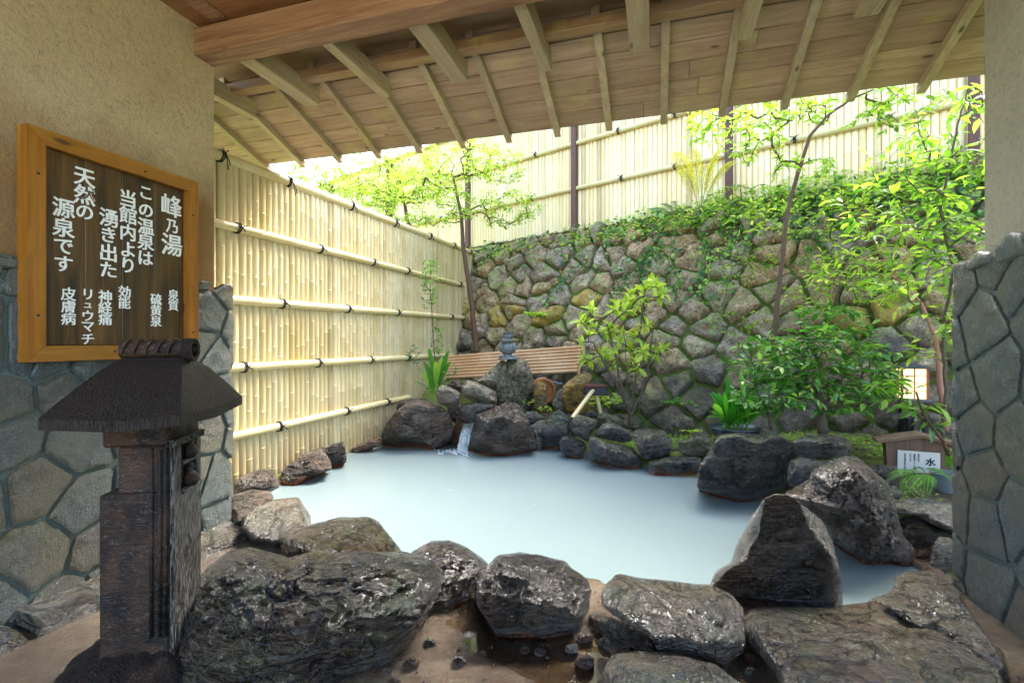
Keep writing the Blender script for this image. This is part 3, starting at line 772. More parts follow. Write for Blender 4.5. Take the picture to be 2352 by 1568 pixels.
ICO = {}
def ico(sub):
    if sub not in ICO:
        import bmesh
        bm = bmesh.new(); bmesh.ops.create_icosphere(bm, subdivisions=sub, radius=1)
        ICO[sub] = (np.array([v.co[:] for v in bm.verts]), [tuple(v.index for v in f.verts) for f in bm.faces]); bm.free()
    return ICO[sub]
def rock(label, sys, pts, mat, T=None, zb=0., D=None, flat=0., sub=6, amp=.035, fs=2.4, nfac=22, seed=0, crack=.0, strat=(.25, .1, 1), grp=None, name='boulder', sink=.10, pw=.62, soft=.0, fac=None, zc=None):
    rg = np.random.default_rng(seed + 100)
    P = np.array([cv(sys, *p) for p in pts]) if sys != 'F' else np.array(pts, float)
    a = 0; cx = cy = 0
    for i in range(len(P)):
        p, q = P[i], P[(i + 1) % len(P)]; w_ = p[0] * q[1] - q[0] * p[1]; a += w_; cx += (p[0] + q[0]) * w_; cy += (p[1] + q[1]) * w_
    c = np.array([cx / (3 * a), cy / (3 * a)])
    Vb = P[:, 1].max(); wid = P[:, 0].max() - P[:, 0].min(); hei = Vb - P[:, 1].min()
    if zc is not None: D = (EYE - zc) * FPX / (c[1] - 784)
    if D is None:
        df = (EYE - zb) * FPX / (Vb - 784)
        if T is None: T = .42 * min(wid, hei * 1.4) * df / FPX
        D = df + .55 * T
    elif T is None: T = .42 * min(wid, hei * 1.4) * D / FPX
    N = 360; rr = np.zeros(N)
    for k in range(N):
        th = 2 * math.pi * k / N; d = np.array([math.cos(th), -math.sin(th)])
        for i in range(len(P)):
            p, q = P[i] - c, P[(i + 1) % len(P)] - c; e = q - p; den = d[0] * e[1] - d[1] * e[0]
            if abs(den) < 1e-9: continue
            tt = (p[0] * e[1] - p[1] * e[0]) / den; uu = (p[0] * d[1] - p[1] * d[0]) / den
            if tt > 0 and -1e-6 <= uu <= 1 + 1e-6: rr[k] = max(rr[k], tt)
    ker = np.array([1, 2, 3, 4, 3, 2, 1.]); ker /= ker.sum()
    rr = sum(kk * np.roll(rr, j - 3) for j, kk in enumerate(ker))
    V, F = ico(sub)
    # faceted radial function
    nn = rg.normal(size=(nfac, 3)); nn /= np.linalg.norm(nn, axis=1)[:, None]; hh = rg.uniform(.72, 1., nfac)
    if fac is not None: nn = np.concatenate([nn, np.array(fac)[:, :3] / np.linalg.norm(np.array(fac)[:, :3], axis=1)[:, None]]); hh = np.concatenate([hh, np.array(fac)[:, 3]])
    def q(dirs):
        dt = dirs @ nn.T; r_ = np.where(dt > 1e-3, hh / np.maximum(dt, 1e-3), 9.)
        k_ = 26. - soft; return (1 / (((1 / r_) ** k_).sum(1) + 1.0)) ** (1 / k_) if soft >= 0 else r_.min(1)
    th = np.arctan2(V[:, 1], V[:, 0]); cp = np.hypot(V[:, 0], V[:, 1]); sp_ = V[:, 2]
    inpl = np.stack([np.cos(th), np.sin(th), 0 * th], 1)
    qr = q(V) / q(inpl)
    r0 = np.interp(np.mod(th, 2 * math.pi), np.arange(N + 1) * 2 * math.pi / N, np.append(rr, rr[0]))
    ip = r0 * np.minimum(cp ** pw * qr, 1.0)
    dz = T * np.sign(sp_) * np.abs(sp_) ** .8 * q(V)
    U_ = c[0] + ip * np.cos(th); V_ = c[1] - ip * np.sin(th)
    Dp = np.full(len(V), D)
    if flat > 0:
        zc = EYE - (c[1] - 784) / FPX * D; Dz = (EYE - zc) * FPX / np.maximum(V_ - 784, 90); Dp = D * (1 - flat) + Dz * flat
    dep = Dp - dz
    u = (U_ - 1176) / FPX; v = (784 - V_) / FPX
    W = np.stack([(-SN + CS * u) * dep, (CS + SN * u) * dep, v * dep + EYE], 1)
    ctr = W.mean(0)
    rad = np.linalg.norm(W - ctr, axis=1); size = rad.mean()
    nrm = (W - ctr) / rad[:, None]
    so_ = seed * 3.17
    disp = np.zeros(len(W)); st = np.array(strat, float)
    edge = np.clip(1.15 - cp ** 3 * .85, .2, 1)     # keep the outline
    for i in range(len(W)):
        p = W[i] / size
        n1 = MN.fractal(Vector(p * fs + so_), .9, 2.1, 6)
        n2 = MN.ridged_multi_fractal(Vector(p * st * 3.2 + so_ + 5), .9, 2.1, 5, 1., 2.)
        n3 = MN.fractal(Vector(p * 11 + so_), .8, 2., 3)
        vd = MN.voronoi(Vector(p * np.array([1, 1, 1.3]) * 1.7 + so_ + n1 * .12))[0]; v2 = MN.voronoi(Vector(p * 4.1 + so_ + n1 * .2))[0]
        cr = amp * (min(vd[1] - vd[0], .35) * 1.9 - .33 + min(v2[1] - v2[0], .3) * .35)
        if crack:
            k_ = abs(MN.noise(Vector(p * st * 2.6 + so_ * 2 + n1 * .35)))
            k2 = abs(MN.noise(Vector(p * st * 5.3 + so_ * 3 + n1 * .3)))
            cr += -max(0., 1 - k_ / .06) * crack * 1.3 - max(0., 1 - k2 / .07) * crack * .7
        disp[i] = amp * (n1 * 1.4 + (n2 - 1.1) * .5 + n3 * .42) + cr
    W = W + nrm * (disp * edge * size * 1.4)[:, None]
    if zb is not None and D is not None and sink:
        low = W[:, 2] < (zb + .02) if zb is not None else None
        W[low, 2] -= sink * .6
    base = W.mean(0); base[2] = max(W[:, 2].min(), 0)
    o = thing_mesh(name, W, F, RM[mat], base)
    tag(o, label, 'rock', grp)
    return o
def thing_mesh(name, V, F, mat, origin):
    me = bpy.data.meshes.new(name); me.from_pydata((V - origin).tolist(), [], F); me.polygons.foreach_set('use_smooth', [True] * len(me.polygons)); me.materials.append(mat); me.update()
    o = bpy.data.objects.new(name, me); o.location = origin; col.objects.link(o); return o
G1 = 'wet boulders along the near edge of the pool'; G2 = 'boulders stacked at the far corner of the pool'; G3 = 'boulders along the garden edge of the pool'
NEAR = dict(grp=G1)
rock('huge dark wet boulder with layered cracks in the left foreground beside the stone lantern', 'c5', [(110, 840), (20, 1040), (0, 1300), (20, 1560), (300, 1720), (900, 1700), (1300, 1480), (1500, 1370), (1640, 1180), (1770, 950), (1825, 800), (1780, 700), (1560, 640), (1230, 632), (900, 640), (760, 680), (480, 600), (330, 640), (190, 750)],
     'brown', T=.34, D=1.95, flat=.35, sub=7, amp=.035, fs=1.8, crack=.035, strat=(.5, .5, 2.6), seed=1, fac=[(.1, .95, .5, .78), (.3, -.2, 1, .8), (-.7, .1, .7, .85), (.8, -.6, .5, .85)], grp=G1)
rock('flat-topped dark boulder at the water behind the huge foreground boulder', 'c5', [(700, 520), (800, 470), (1100, 395), (1300, 390), (1370, 420), (1450, 520), (1545, 640), (1560, 760), (1200, 780), (800, 740), (700, 640)],
     'brown', T=.26, D=2.68, flat=.5, amp=.03, seed=2, crack=.02, fac=[(0, .9, .5, .7)], grp=G1)
rock('smooth flat-topped angular boulder at the water beside the left wall', 'c5', [(430, 380), (560, 290), (700, 265), (815, 255), (850, 300), (905, 390), (905, 450), (850, 560), (700, 600), (500, 560), (420, 470)],
     'slab', T=.24, D=3.12, flat=.5, amp=.018, seed=3, fac=[(0, .9, .45, .62)], grp=G1)
rock('low fissured rock at the foot of the left wall end', 'c5', [(355, 240), (500, 200), (620, 215), (645, 260), (600, 330), (460, 420), (400, 470), (355, 480)], 'grey', T=.18, D=3.35, flat=.6, amp=.03, crack=.03, seed=4, grp=G1)
rock('small grey rock at the near foot of the bamboo fence', 'c5', [(350, 210), (400, 130), (470, 90), (560, 58), (640, 66), (680, 130), (690, 188), (600, 230), (480, 240), (350, 250)], 'grey', T=.2, D=3.95, flat=.2, amp=.03, seed=5, grp='rocks at the foot of the left fence')
rock('long grey rock with a dark cleft at the foot of the bamboo fence', 'c5', [(695, 160), (705, 80), (760, 20), (850, -40), (990, -95), (1050, 30), (1045, 60), (900, 120), (790, 165)], 'grey', T=.24, D=4.55, flat=.25, amp=.04, crack=.05, seed=6, grp='rocks at the foot of the left fence')
rock('small blocky grey rock at the right end of the row under the bamboo fence', 'c5', [(975, -70), (1060, -118), (1130, -132), (1152, -40), (1147, 15), (1060, 60), (1000, 30)], 'grey', T=.14, D=4.95, amp=.03, crack=.03, seed=7, grp='rocks at the foot of the left fence')
rock('flat rusty brown stone along the waterline below the fence', 'c9', [(650, 1345), (700, 1322), (760, 1295), (795, 1295), (790, 1330), (730, 1350), (660, 1368)], 'rustr', T=.12, D=5.6, amp=.03, seed=8, grp='rocks at the foot of the left fence')
rock('rounded pitted boulder peeping out right of the huge foreground boulder', 'c5', [(1595, 640), (1730, 560), (1860, 553), (1980, 600), (2080, 670), (2135, 720), (2060, 850), (2000, 980), (1850, 1060), (1650, 1000), (1580, 820)], 'dark', T=.2, D=2.42, flat=.35, amp=.035, seed=9, grp=G1)
rock('squat rounded boulder with a small dark hollow, middle of the near pool edge', 'c6', [(130, 650), (200, 560), (240, 490), (310, 430), (480, 413), (640, 433), (820, 478), (900, 550), (1000, 620), (1030, 700), (1010, 800), (990, 900), (930, 1020), (700, 1048), (480, 1052), (290, 1022), (160, 860), (122, 760)], 'dark', T=.22, zb=.03, flat=.35, sub=7, amp=.035, seed=10, fac=[(0, .85, .55, .75), (.1, -.2, 1, .85)], grp=G1)
rock('long slanting wet boulder between the squat boulder and the upright pointed one', 'c6', [(1110, 700), (1170, 640), (1240, 573), (1420, 608), (1820, 653), (1960, 662), (2130, 740), (2235, 860), (2225, 950), (2230, 1160), (2080, 1320), (1820, 1240), (1550, 1180), (1480, 1050), (1290, 960), (1115, 830)], 'slab', T=.2, zb=.03, flat=.55, sub=7, amp=.028, seed=11, fac=[(-.1, .8, .6, .68), (.1, -.3, 1, .85)], grp=G1)
rock('wet grey slab cut by the lower edge of the view, right of the pebbles', 'c6', [(1120, 1340), (1190, 1210), (1400, 1180), (1700, 1200), (2000, 1280), (2200, 1440), (2300, 1620), (2200, 1760), (1300, 1760), (1100, 1560)], 'slab', T=.2, zc=.10, flat=.6, sub=7, amp=.03, seed=12, fac=[(0, .8, .6, .68)], grp=G1)
rock('low rippled wet stone in the gap below the squat boulder', 'c6', [(1000, 900), (1060, 868), (1120, 875), (1300, 960), (1480, 1060), (1560, 1190), (1380, 1170), (1100, 1010)], 'dark', T=.09, zc=.05, flat=.8, amp=.05, seed=13, grp=G1)
rock('broad olive wet slab across the right foreground', 'c7', [(352, 1190), (430, 1112), (600, 1108), (900, 1118), (990, 1098), (1130, 1083), (1300, 1130), (1600, 1290), (1900, 1490), (1960, 1620), (1900, 1800), (900, 1850), (600, 1560), (390, 1290)], 'slab', T=.2, zc=.11, flat=.9, sub=7, amp=.02, crack=.02, seed=14, strat=(.7, .7, 1), fac=[(0, .8, .6, .55)], grp=G1)
rock('long wet stone running along the foot of the right wall', 'c7', [(1150, 1080), (1280, 1000), (1290, 930), (1360, 898), (1480, 903), (1600, 958), (1660, 1020), (1710, 1120), (1820, 1270), (1930, 1380), (1960, 1500), (1900, 1520), (1700, 1400), (1350, 1210)], 'slab', T=.18, zc=.09, flat=.85, sub=7, amp=.05, seed=15, strat=(.6, .6, 2), grp=G1)
rock('upright pointed dark boulder standing in the near right of the pool', 'c7', [(180, 985), (215, 900), (305, 850), (350, 720), (440, 560), (500, 468), (570, 438), (640, 450), (740, 520), (850, 600), (900, 700), (940, 850), (968, 1000), (974, 1105), (880, 1120), (740, 1105), (560, 1085), (400, 1045), (310, 1045)], 'dark', T=.24, zb=.06, sub=7, amp=.022, seed=16, fs=1.7, pw=.5, fac=[(.05, -.1, 1, .72), (-.9, .3, .5, .7), (.8, .4, .5, .78)], grp=G1)
rock('large ridged grey-brown boulder leaning into the right end of the pool', 'c7', [(610, 445), (770, 350), (790, 300), (930, 228), (1010, 213), (1060, 225), (1110, 270), (1180, 320), (1240, 380), (1275, 480), (1305, 600), (1330, 700), (1400, 760), (1418, 850), (1390, 892), (1240, 862), (1140, 852), (1000, 782), (900, 712), (850, 640), (700, 540)], 'dark', T=.32, zb=0., sub=7, amp=.035, crack=.025, seed=17, strat=(1.5, .5, 1.5), fs=1.8, fac=[(-.6, .3, .8, .68), (.6, .2, .7, .75)], grp=G1)
rock('flat ledge stone under the fern beside the right wall', 'c7', [(1225, 505), (1340, 468), (1480, 466), (1700, 510), (1720, 690), (1640, 682), (1500, 622), (1400, 565), (1290, 570)], 'pale', T=.2, D=3.0, flat=.3, amp=.03, crack=.03, seed=18, grp=G3)
rock('dark wet stone under the flat ledge stone', 'c7', [(1295, 590), (1400, 568), (1520, 640), (1700, 700), (1700, 800), (1500, 800), (1380, 790), (1300, 720)], 'dark', T=.18, D=2.98, amp=.035, seed=19, grp=G3)
rock('narrow upright grey stone against the end of the right wall', 'c7', [(1475, 890), (1505, 750), (1545, 693), (1610, 700), (1680, 760), (1690, 990), (1560, 975)], 'pale', T=.1, D=2.75, amp=.02, seed=20, grp=G3)
rock('dark stone in the rusty corner where the water meets the right wall', 'c7', [(1340, 800), (1420, 750), (1520, 760), (1500, 880), (1480, 930), (1360, 900)], 'rustr', T=.12, D=2.85, amp=.04, seed=53, grp=G3)
rock('very large rounded black boulder with mossy top on the garden side of the pool', 'c7', [(105, 405), (110, 290), (190, 160), (230, 88), (330, 73), (560, 80), (670, 130), (700, 210), (680, 280), (660, 380), (560, 455), (450, 497), (300, 472), (130, 415)], 'black', T=.36, zb=0., sub=7, amp=.025, seed=21, pw=.5, fac=[(0, .9, .45, .8), (0, -.1, 1, .85)], grp=G3)
rock('smooth oval wet stone on the moss right of the black boulder', 'c7', [(668, 130), (740, 88), (880, 83), (1000, 108), (1032, 150), (1022, 212), (900, 238), (760, 228), (680, 192)], 'black', T=.22, D=3.75, amp=.018, seed=22, grp=G3)
rock('small flat-topped stone between the oval stone and the ridged boulder', 'c7', [(638, 290), (660, 238), (730, 223), (900, 248), (860, 300), (800, 360), (700, 400), (645, 395)], 'black', T=.2, D=3.55, amp=.02, seed=23, grp=G3)
rock('mossy stone on the soil beside the small sign house', 'c7', [(1100, 280), (1180, 262), (1290, 270), (1320, 330), (1300, 420), (1240, 420), (1150, 330)], 'dark', T=.16, D=3.45, amp=.03, seed=24, grp=G3)
rock('pale worn stone beside the fern', 'c7', [(1210, 400), (1280, 390), (1330, 430), (1310, 470), (1240, 480), (1215, 450)], 'pale', T=.1, D=3.25, amp=.02, seed=54, grp=G3)
rock('low wet grey rock at the waterline left of the black boulder', 'F', [(1486, 1088), (1490, 1060), (1540, 1048), (1608, 1050), (1618, 1085), (1600, 1118), (1545, 1106)], 'blue', T=.24, D=4.75, amp=.03, seed=25, grp=G3)
rock('pale wet stone with yellow moss in the upper course of the pool rim', 'F', [(1558, 1012), (1600, 1000), (1642, 1008), (1645, 1040), (1600, 1052), (1560, 1040)], 'olive', T=.2, D=4.9, amp=.025, seed=26, grp=G3)
# corner pile
rock('largest domed brown boulder at the far left corner of the pool', 'c2', [(0, 945), (15, 900), (50, 810), (130, 710), (200, 650), (290, 620), (390, 640), (480, 670), (545, 740), (575, 830), (560, 940), (500, 975), (400, 1000), (280, 1008), (100, 990)], 'grey', T=.42, zb=0., sub=7, amp=.022, seed=27, pw=.5, grp=G2)
rock('small mossy stone behind the domed brown boulder against the fence', 'c2', [(125, 690), (150, 640), (250, 612), (370, 612), (380, 660), (250, 700), (140, 740)], 'grey', D=6.2, amp=.03, seed=28, grp=G2)
rock('dark block-shaped boulder in front of the pedestal rock', 'c2', [(685, 1010), (690, 930), (740, 850), (745, 740), (880, 690), (1000, 645), (1070, 650), (1110, 680), (1160, 790), (1200, 880), (1220, 1000), (1100, 1040), (820, 1065), (760, 1050)], 'dark', T=.4, zb=0., sub=7, amp=.025, seed=29, pw=.45, fac=[(-.1, .85, .5, .7), (.3, 0, 1, .7), (-.85, 0, .55, .62)], grp=G2)
rock('pale angular stone with a flat chipped face, left of the stacked pair', 'c2', [(440, 600), (450, 540), (490, 503), (545, 525), (600, 550), (636, 575), (630, 620), (600, 680), (520, 680), (450, 645)], 'pale', D=5.75, amp=.02, seed=30, grp=G2)
rock('small grey stone tucked behind the pale chipped stone', 'c2', [(520, 505), (560, 480), (600, 455), (632, 490), (636, 560), (600, 560)], 'grey', D=6.0, amp=.02, seed=31, grp=G2)
rock('pale wedge-shaped stone topmost of the stack left of the pedestal rock', 'c2', [(635, 520), (690, 468), (760, 488), (850, 530), (907, 560), (917, 640), (880, 650), (720, 632), (650, 600)], 'pale', D=5.75, T=.18, amp=.02, seed=32, grp=G2)
rock('flat-topped greenish stone under the wedge-shaped stone above the spout of water', 'c2', [(628, 700), (650, 655), (760, 640), (880, 635), (920, 668), (860, 710), (760, 740), (742, 800), (680, 795), (630, 770)], 'blue', D=5.7, T=.18, amp=.02, seed=33, grp=G2)
rock('wet rusty stone beside the little waterfall', 'c2', [(570, 860), (600, 775), (645, 800), (700, 800), (740, 900), (700, 1020), (620, 1010), (572, 975)], 'rustr', D=5.85, T=.16, amp=.02, seed=34, grp=G2)
rock('dark stone in the gap behind the waterfall', 'c2', [(520, 660), (640, 640), (720, 760), (720, 860), (600, 830), (540, 760)], 'dark', D=6.05, T=.16, amp=.02, seed=35, grp=G2)
rock('sloping grey slab leaning on the left of the statue rock', 'c2', [(755, 485), (830, 420), (905, 350), (950, 310), (1010, 330), (1010, 450), (990, 560), (940, 640), (900, 590), (850, 545)], 'olive', D=6.2, T=.22, amp=.02, seed=36, grp=G2)
rock('tall pale-gold pedestal rock carrying the stone statue', 'c2', [(915, 560), (925, 490), (960, 400), (985, 320), (1020, 296), (1108, 288), (1160, 340), (1200, 460), (1190, 545), (1150, 610), (1145, 760), (1050, 760), (940, 760), (915, 665)], 'olive', D=6.15, T=.3, sub=7, amp=.03, crack=.03, seed=37, strat=(2.5, 2.5, .6), fac=[(-.1, 0, 1, .8)], grp=G2)
rock('slim ochre stone in front of the wooden tub', 'c2', [(1188, 700), (1192, 560), (1210, 500), (1262, 474), (1312, 515), (1305, 640), (1320, 725), (1250, 730)], 'gold', D=6.15, T=.12, amp=.03, seed=38, grp=G2)
rock('dark mossy stone wedged under the pedestal rock on its right', 'c2', [(1140, 720), (1150, 600), (1195, 545), (1190, 640), (1190, 730), (1160, 740)], 'grey', D=6.25, T=.12, amp=.03, seed=39, grp=G2)
rock('big golden mossy rock behind the bamboo spout', 'c2', [(1415, 600), (1430, 520), (1480, 468), (1560, 423), (1640, 413), (1668, 440), (1662, 500), (1695, 600), (1670, 720), (1560, 745), (1440, 720)], 'gold', D=6.3, T=.3, amp=.025, seed=40, grp=G2)
rock('olive rock leaning against the left of the golden rock', 'c2', [(1348, 660), (1380, 570), (1440, 520), (1450, 620), (1440, 720), (1370, 710)], 'olive', D=6.2, T=.15, amp=.025, seed=41, grp=G2)
rock('dark greenish stone at the foot of the pedestal rock', 'c2', [(1115, 740), (1150, 712), (1230, 718), (1290, 760), (1260, 820), (1180, 835), (1130, 790)], 'blue', D=5.85, T=.2, amp=.02, seed=42, grp=G3)
rock('pale calcified stone between the block boulder and the blue-grey boulder', 'c2', [(1180, 830), (1240, 790), (1290, 780), (1290, 880), (1260, 1010), (1225, 1000), (1205, 900)], 'pale', D=5.75, T=.16, amp=.01, seed=43, grp=G3)
rock('blue-grey boulder with a pale crest under the end of the bamboo spout', 'c2', [(1238, 930), (1243, 860), (1295, 790), (1340, 735), (1400, 698), (1455, 735), (1500, 760), (1500, 860), (1505, 920), (1420, 960), (1400, 1015), (1330, 1015), (1255, 990)], 'blue', T=.34, zb=0., amp=.02, seed=44, fac=[(0, .8, .6, .7)], grp=G3)
rock('small round pale-topped boulder standing in the water', 'c2', [(1403, 960), (1428, 912), (1470, 907), (1540, 928), (1600, 950), (1622, 1000), (1595, 1070), (1540, 1083), (1460, 1062), (1408, 1012)], 'blue', T=.18, zb=0., amp=.02, seed=45, grp=G3)
rock('angular green-grey boulder right of the bamboo spout', 'c2', [(1485, 810), (1500, 780), (1560, 738), (1640, 758), (1705, 790), (1690, 850), (1650, 910), (1640, 960), (1560, 920), (1500, 880)], 'blue', D=5.4, T=.26, amp=.02, seed=46, grp=G3)
rock('long dark boulder at the waterline right of the small round one', 'c2', [(1638, 920), (1700, 908), (1740, 948), (1900, 978), (1985, 1000), (2035, 1060), (2045, 1175), (2000, 1200), (1850, 1155), (1740, 1115), (1645, 1085)], 'blue', T=.26, D=5.0, amp=.025, crack=.02, seed=47, grp=G3)
rock('smooth pale-topped stone lying on the long dark boulder', 'c2', [(1680, 895), (1740, 818), (1800, 788), (1900, 838), (1965, 870), (1975, 945), (1900, 960), (1780, 935), (1700, 920)], 'blue', D=5.15, T=.24, amp=.018, seed=48, grp=G3)
rock('mossy boulder between the long dark boulder and the black boulder', 'c2', [(1975, 900), (2000, 858), (2100, 848), (2230, 868), (2290, 940), (2300, 1020), (2200, 1075), (2080, 1090), (2030, 1030)], 'blue', D=4.95, T=.28, amp=.02, seed=49, grp=G3)
rock('small black stone beside the post of the bamboo spout', 'c2', [(1598, 735), (1660, 695), (1712, 738), (1690, 775), (1620, 760)], 'black', D=5.75, amp=.03, seed=50, grp=G2)
rock('low olive stone at the foot of the spout post', 'c2', [(1698, 760), (1740, 724), (1860, 748), (1907, 790), (1892, 830), (1750, 810)], 'olive', D=5.6, amp=.02, seed=51, grp=G2)
rock('round brown stone on the moss between the yellow shrub and the potted plant', 'F', [(1538, 975), (1542, 958), (1570, 952), (1592, 962), (1597, 980), (1570, 992), (1545, 988)], 'olive', D=5.3, amp=.02, seed=52, grp=G2)
# pebbles on the bath floor
peb = [(1055, 1515, 16, 'dark round pebble alone in the middle of the bath floor'), (945, 1522, 17, 'brown pebble close to the huge foreground boulder'), (987, 1476, 14, 'dark wedge-shaped pebble below the crack in the floor left of the puddle'),
       (888, 1540, 12, 'small dark pebble touching the foot of the huge boulder'), (1078, 1348, 11, 'upright dark pebble at the left foot of the squat boulder'), (1045, 1375, 10, 'light-topped pebble in the wet gap left of the squat boulder'),
       (1462, 1500 - 33, 13, 'rounded speckled pebble on the rippled stone below the long boulder'), (1388, 1473, 15, 'glossy black oval pebble between squat boulder and wet slab'), (1432, 1486, 15, 'pale oval pebble just above the wet slab'),
       (1240, 1497, 14, 'mottled pebble at the edge of the puddle below the squat boulder'), (1205, 1493, 12, 'thin light pebble lying at the edge of the puddle'), (1315, 1490, 17, 'flat dark stone chip right of the puddle'),
       (1345, 1462, 18, 'low rough stone chip close under the squat boulder'), (1110, 1500, 9, 'tiny yellowish pebble in the puddle'), (1722, 1510, 14, 'glossy black pebble under the overhang of the olive slab'), (1722, 1540, 15, 'speckled pebble beside the glossy black one under the olive slab'),
       (905, 1565, 14, 'half-hidden grey pebble at the lower edge left of centre'), (1345, 1520, 22, 'flat grey stone set in the floor left of the wet slab')]
for i, (U, V, r, lab) in enumerate(peb):
    V2 = V + r; pts = [(U + r * math.cos(a) * (1 + .12 * math.sin(3 * a + i)), V + r * .8 * math.sin(a)) for a in np.linspace(0, 2 * math.pi, 12, endpoint=False)]
    rock(lab, 'F', pts, ['dark', 'grey', 'black', 'slab'][i % 4], zb=.03, T=r * 2.0 / FPX * .9, sub=4, amp=.012, seed=200 + i, name='pebble', grp='pebbles on the wet bath floor', sink=0, nfac=8)
    bpy.context.scene.collection.objects[-1]['category'] = 'pebble'

mb = MB(); V, F = ico(2)
for i in range(900):
    x = rng.uniform(-1.5, 1.3); y = rng.uniform(1.5, 2.7)
    if float(pool_sd(np.array([x]), np.array([y]))[0]) < .12: continue
    if rng.random() > .25 + .75 * (MN.noise(Vector((x * 3, y * 3, 1))) > .05): continue
    s_ = rng.uniform(.002, .0075); c_ = np.array([x, y, FZ + .016 * fbm((x, y, 8.), 2.2, 4) + .004]); mb.add(V * s_ * rng.uniform(.6, 1.3, 3) + c_, F, rng.random())
gv = mb.build('grit', RM['grey'], None, True); tag(gv, 'fine grit scattered on the wet floor', kind='stuff')
# ---------------------------------------------------------------- sign board
M['signwood'] = mat_wood('sign_board_wood', S(38, 25, 9), S(136, 98, 44), 2, .4, sc_=.9)
M['frame'] = mat_wood('sign_frame_wood', S(134, 78, 12), S(194, 130, 34), 2, .4)
M['frame_h'] = mat_wood('sign_frame_wood_across', S(136, 84, 18), S(192, 134, 44), 1, .4)
M['white'] = mat_plain('white_paint', S(240, 242, 232), .5, 0, 30, .1)
M['black'] = mat_plain('black_paint', S(20, 20, 22), .5)
fnt = None
def glyph(ch, size, M4, mat, mb_list, bold=.02, ext=.004, sx=1.0):
    cu = bpy.data.curves.new('t', 'FONT'); cu.body = ch; cu.size = size; cu.align_x = 'CENTER'; cu.align_y = 'CENTER'; cu.offset = bold * size; cu.extrude = ext / 2; cu.resolution_u = 3
    o = bpy.data.objects.new('t', cu); col.objects.link(o)
    dg = bpy.context.evaluated_depsgraph_get(); me = bpy.data.meshes.new_from_object(o.evaluated_get(dg))
    V = np.array([v.co[:] for v in me.vertices]); F = [tuple(p.vertices) for p in me.polygons]
    bpy.data.objects.remove(o); bpy.data.curves.remove(cu); bpy.data.meshes.remove(me)
    if len(V):
        c = (V.min(0) + V.max(0)) / 2; V = V - [c[0], c[1], 0] if ch not in '。、' else V
        V[:, 0] *= sx; mb_list.add(xf(V, M4), F)
SX = -2.555
TL = on_x(*cv('c1', 150, 125), SX); BR = on_x(*cv('c1', 1118, 1430), SX)
y0s, y1s = on_x(*cv('c1', 150, 800), SX)[1], on_x(*cv('c1', 1112, 900), SX)[1]
z1s = EYE + .925; z0s = EYE - .09
z1s = (on_x(*cv('c1', 150, 125), SX)[2] + on_x(*cv('c1', 1106, 462), SX)[2]) / 2; z0s = (on_x(*cv('c1', 155, 1490), SX)[2] + on_x(*cv('c1', 1118, 1420), SX)[2]) / 2
print('sign', y0s, y1s, z0s, z1s)
sg = thing('sign_board', 'large framed wooden board with white painted Japanese characters on the left wall', 'sign', (SX, (y0s + y1s) / 2, z0s))
fw = .07; xb = -2.617
def strip(name, poly, mat):   # poly in (y,z), extruded from xb to SX
    mb = MB(); n = len(poly); vs = [(xb, a, b) for a, b in poly] + [(SX, a, b) for a, b in poly]
    mb.add(vs, [tuple(range(n))[::-1], tuple(range(n, 2 * n))] + [(i, (i + 1) % n, (i + 1) % n + n, i + n) for i in range(n)], random.uniform(.4, .9)); return mb.build(name, mat, sg)
g = .0015
strip('frame_stile', [(y0s, z0s), (y0s + fw - g, z0s + fw - g), (y0s + fw - g, z1s - fw + g), (y0s, z1s)], M['frame'])
strip('frame_stile', [(y1s, z0s), (y1s, z1s), (y1s - fw + g, z1s - fw + g), (y1s - fw + g, z0s + fw - g)], M['frame'])
strip('frame_rail', [(y0s + g, z0s - .0), (y1s - g, z0s), (y1s - fw, z0s + fw - g), (y0s + fw, z0s + fw - g)], M['frame_h'])
strip('frame_rail', [(y0s + g, z1s), (y0s + fw, z1s - fw + g), (y1s - fw, z1s - fw + g), (y1s - g, z1s)], M['frame_h'])
XB = SX - .030; mb = MB(); nb = 4; ww = (y1s - y0s - 2 * fw) / nb
for i in range(nb): box(mb, (xb + .002, y0s + fw + i * ww + .0015, z0s + fw), (XB, y0s + fw + (i + 1) * ww - .0015, z1s - fw), random.random(), bev=.002)
BPAN = mb.build('board_panel', M['signwood'], sg)
mb = MB(); box(mb, (-2.705, y0s + .06, z0s + .1), (-2.619, y1s - .06, z1s - .05), .3); mb.build('backing_batten', M['beam'], sg)
MT = lambda y, z: np.array([[0, 0, 1, XB + .002], [1, 0, 0, y], [0, 1, 0, z], [0, 0, 0, 1.]])
cols_ = [('峰乃湯', 962, [(595, 112, 1), (708, 74, .9), (812, 112, 1)], .012), ('この温泉は', 816, [(522, 76, 1), (620, 78, 1), (708, 84, 1), (795, 84, 1), (886, 80, 1)], .012),
         ('当館内より', 716, [(553, 88, 1), (645, 88, 1), (742, 84, 1), (838, 84, 1), (926, 84, 1)], .012), ('湧き出た', 607, [(660, 92, 1), (756, 84, 1), (855, 90, 1), (950, 86, 1)], .012),
         ('天然の', 473, [(435, 98, 1), (532, 98, 1), (630, 86, 1)], .012), ('源泉です', 355, [(605, 100, 1), (715, 98, 1), (820, 90, 1), (918, 88, 1)], .012),
         ('泉質', 970, [(1092, 56, 1), (1150, 56, 1)], .008), ('硫黄泉', 873, [(1116, 58, 1), (1178, 58, 1), (1238, 56, 1)], .008), ('効能', 696, [(1074, 62, 1), (1136, 60, 1)], .008),
         ('神経痛', 588, [(1100, 66, 1), (1162, 64, 1), (1226, 64, 1)], .008), ('リュウマチ', 491, [(1088, 62, 1), (1150, 46, 1), (1208, 60, 1), (1270, 62, 1), (1338, 62, 1)], .008), ('皮膚病', 382, [(1086, 68, 1), (1156, 66, 1), (1224, 66, 1)], .008)]
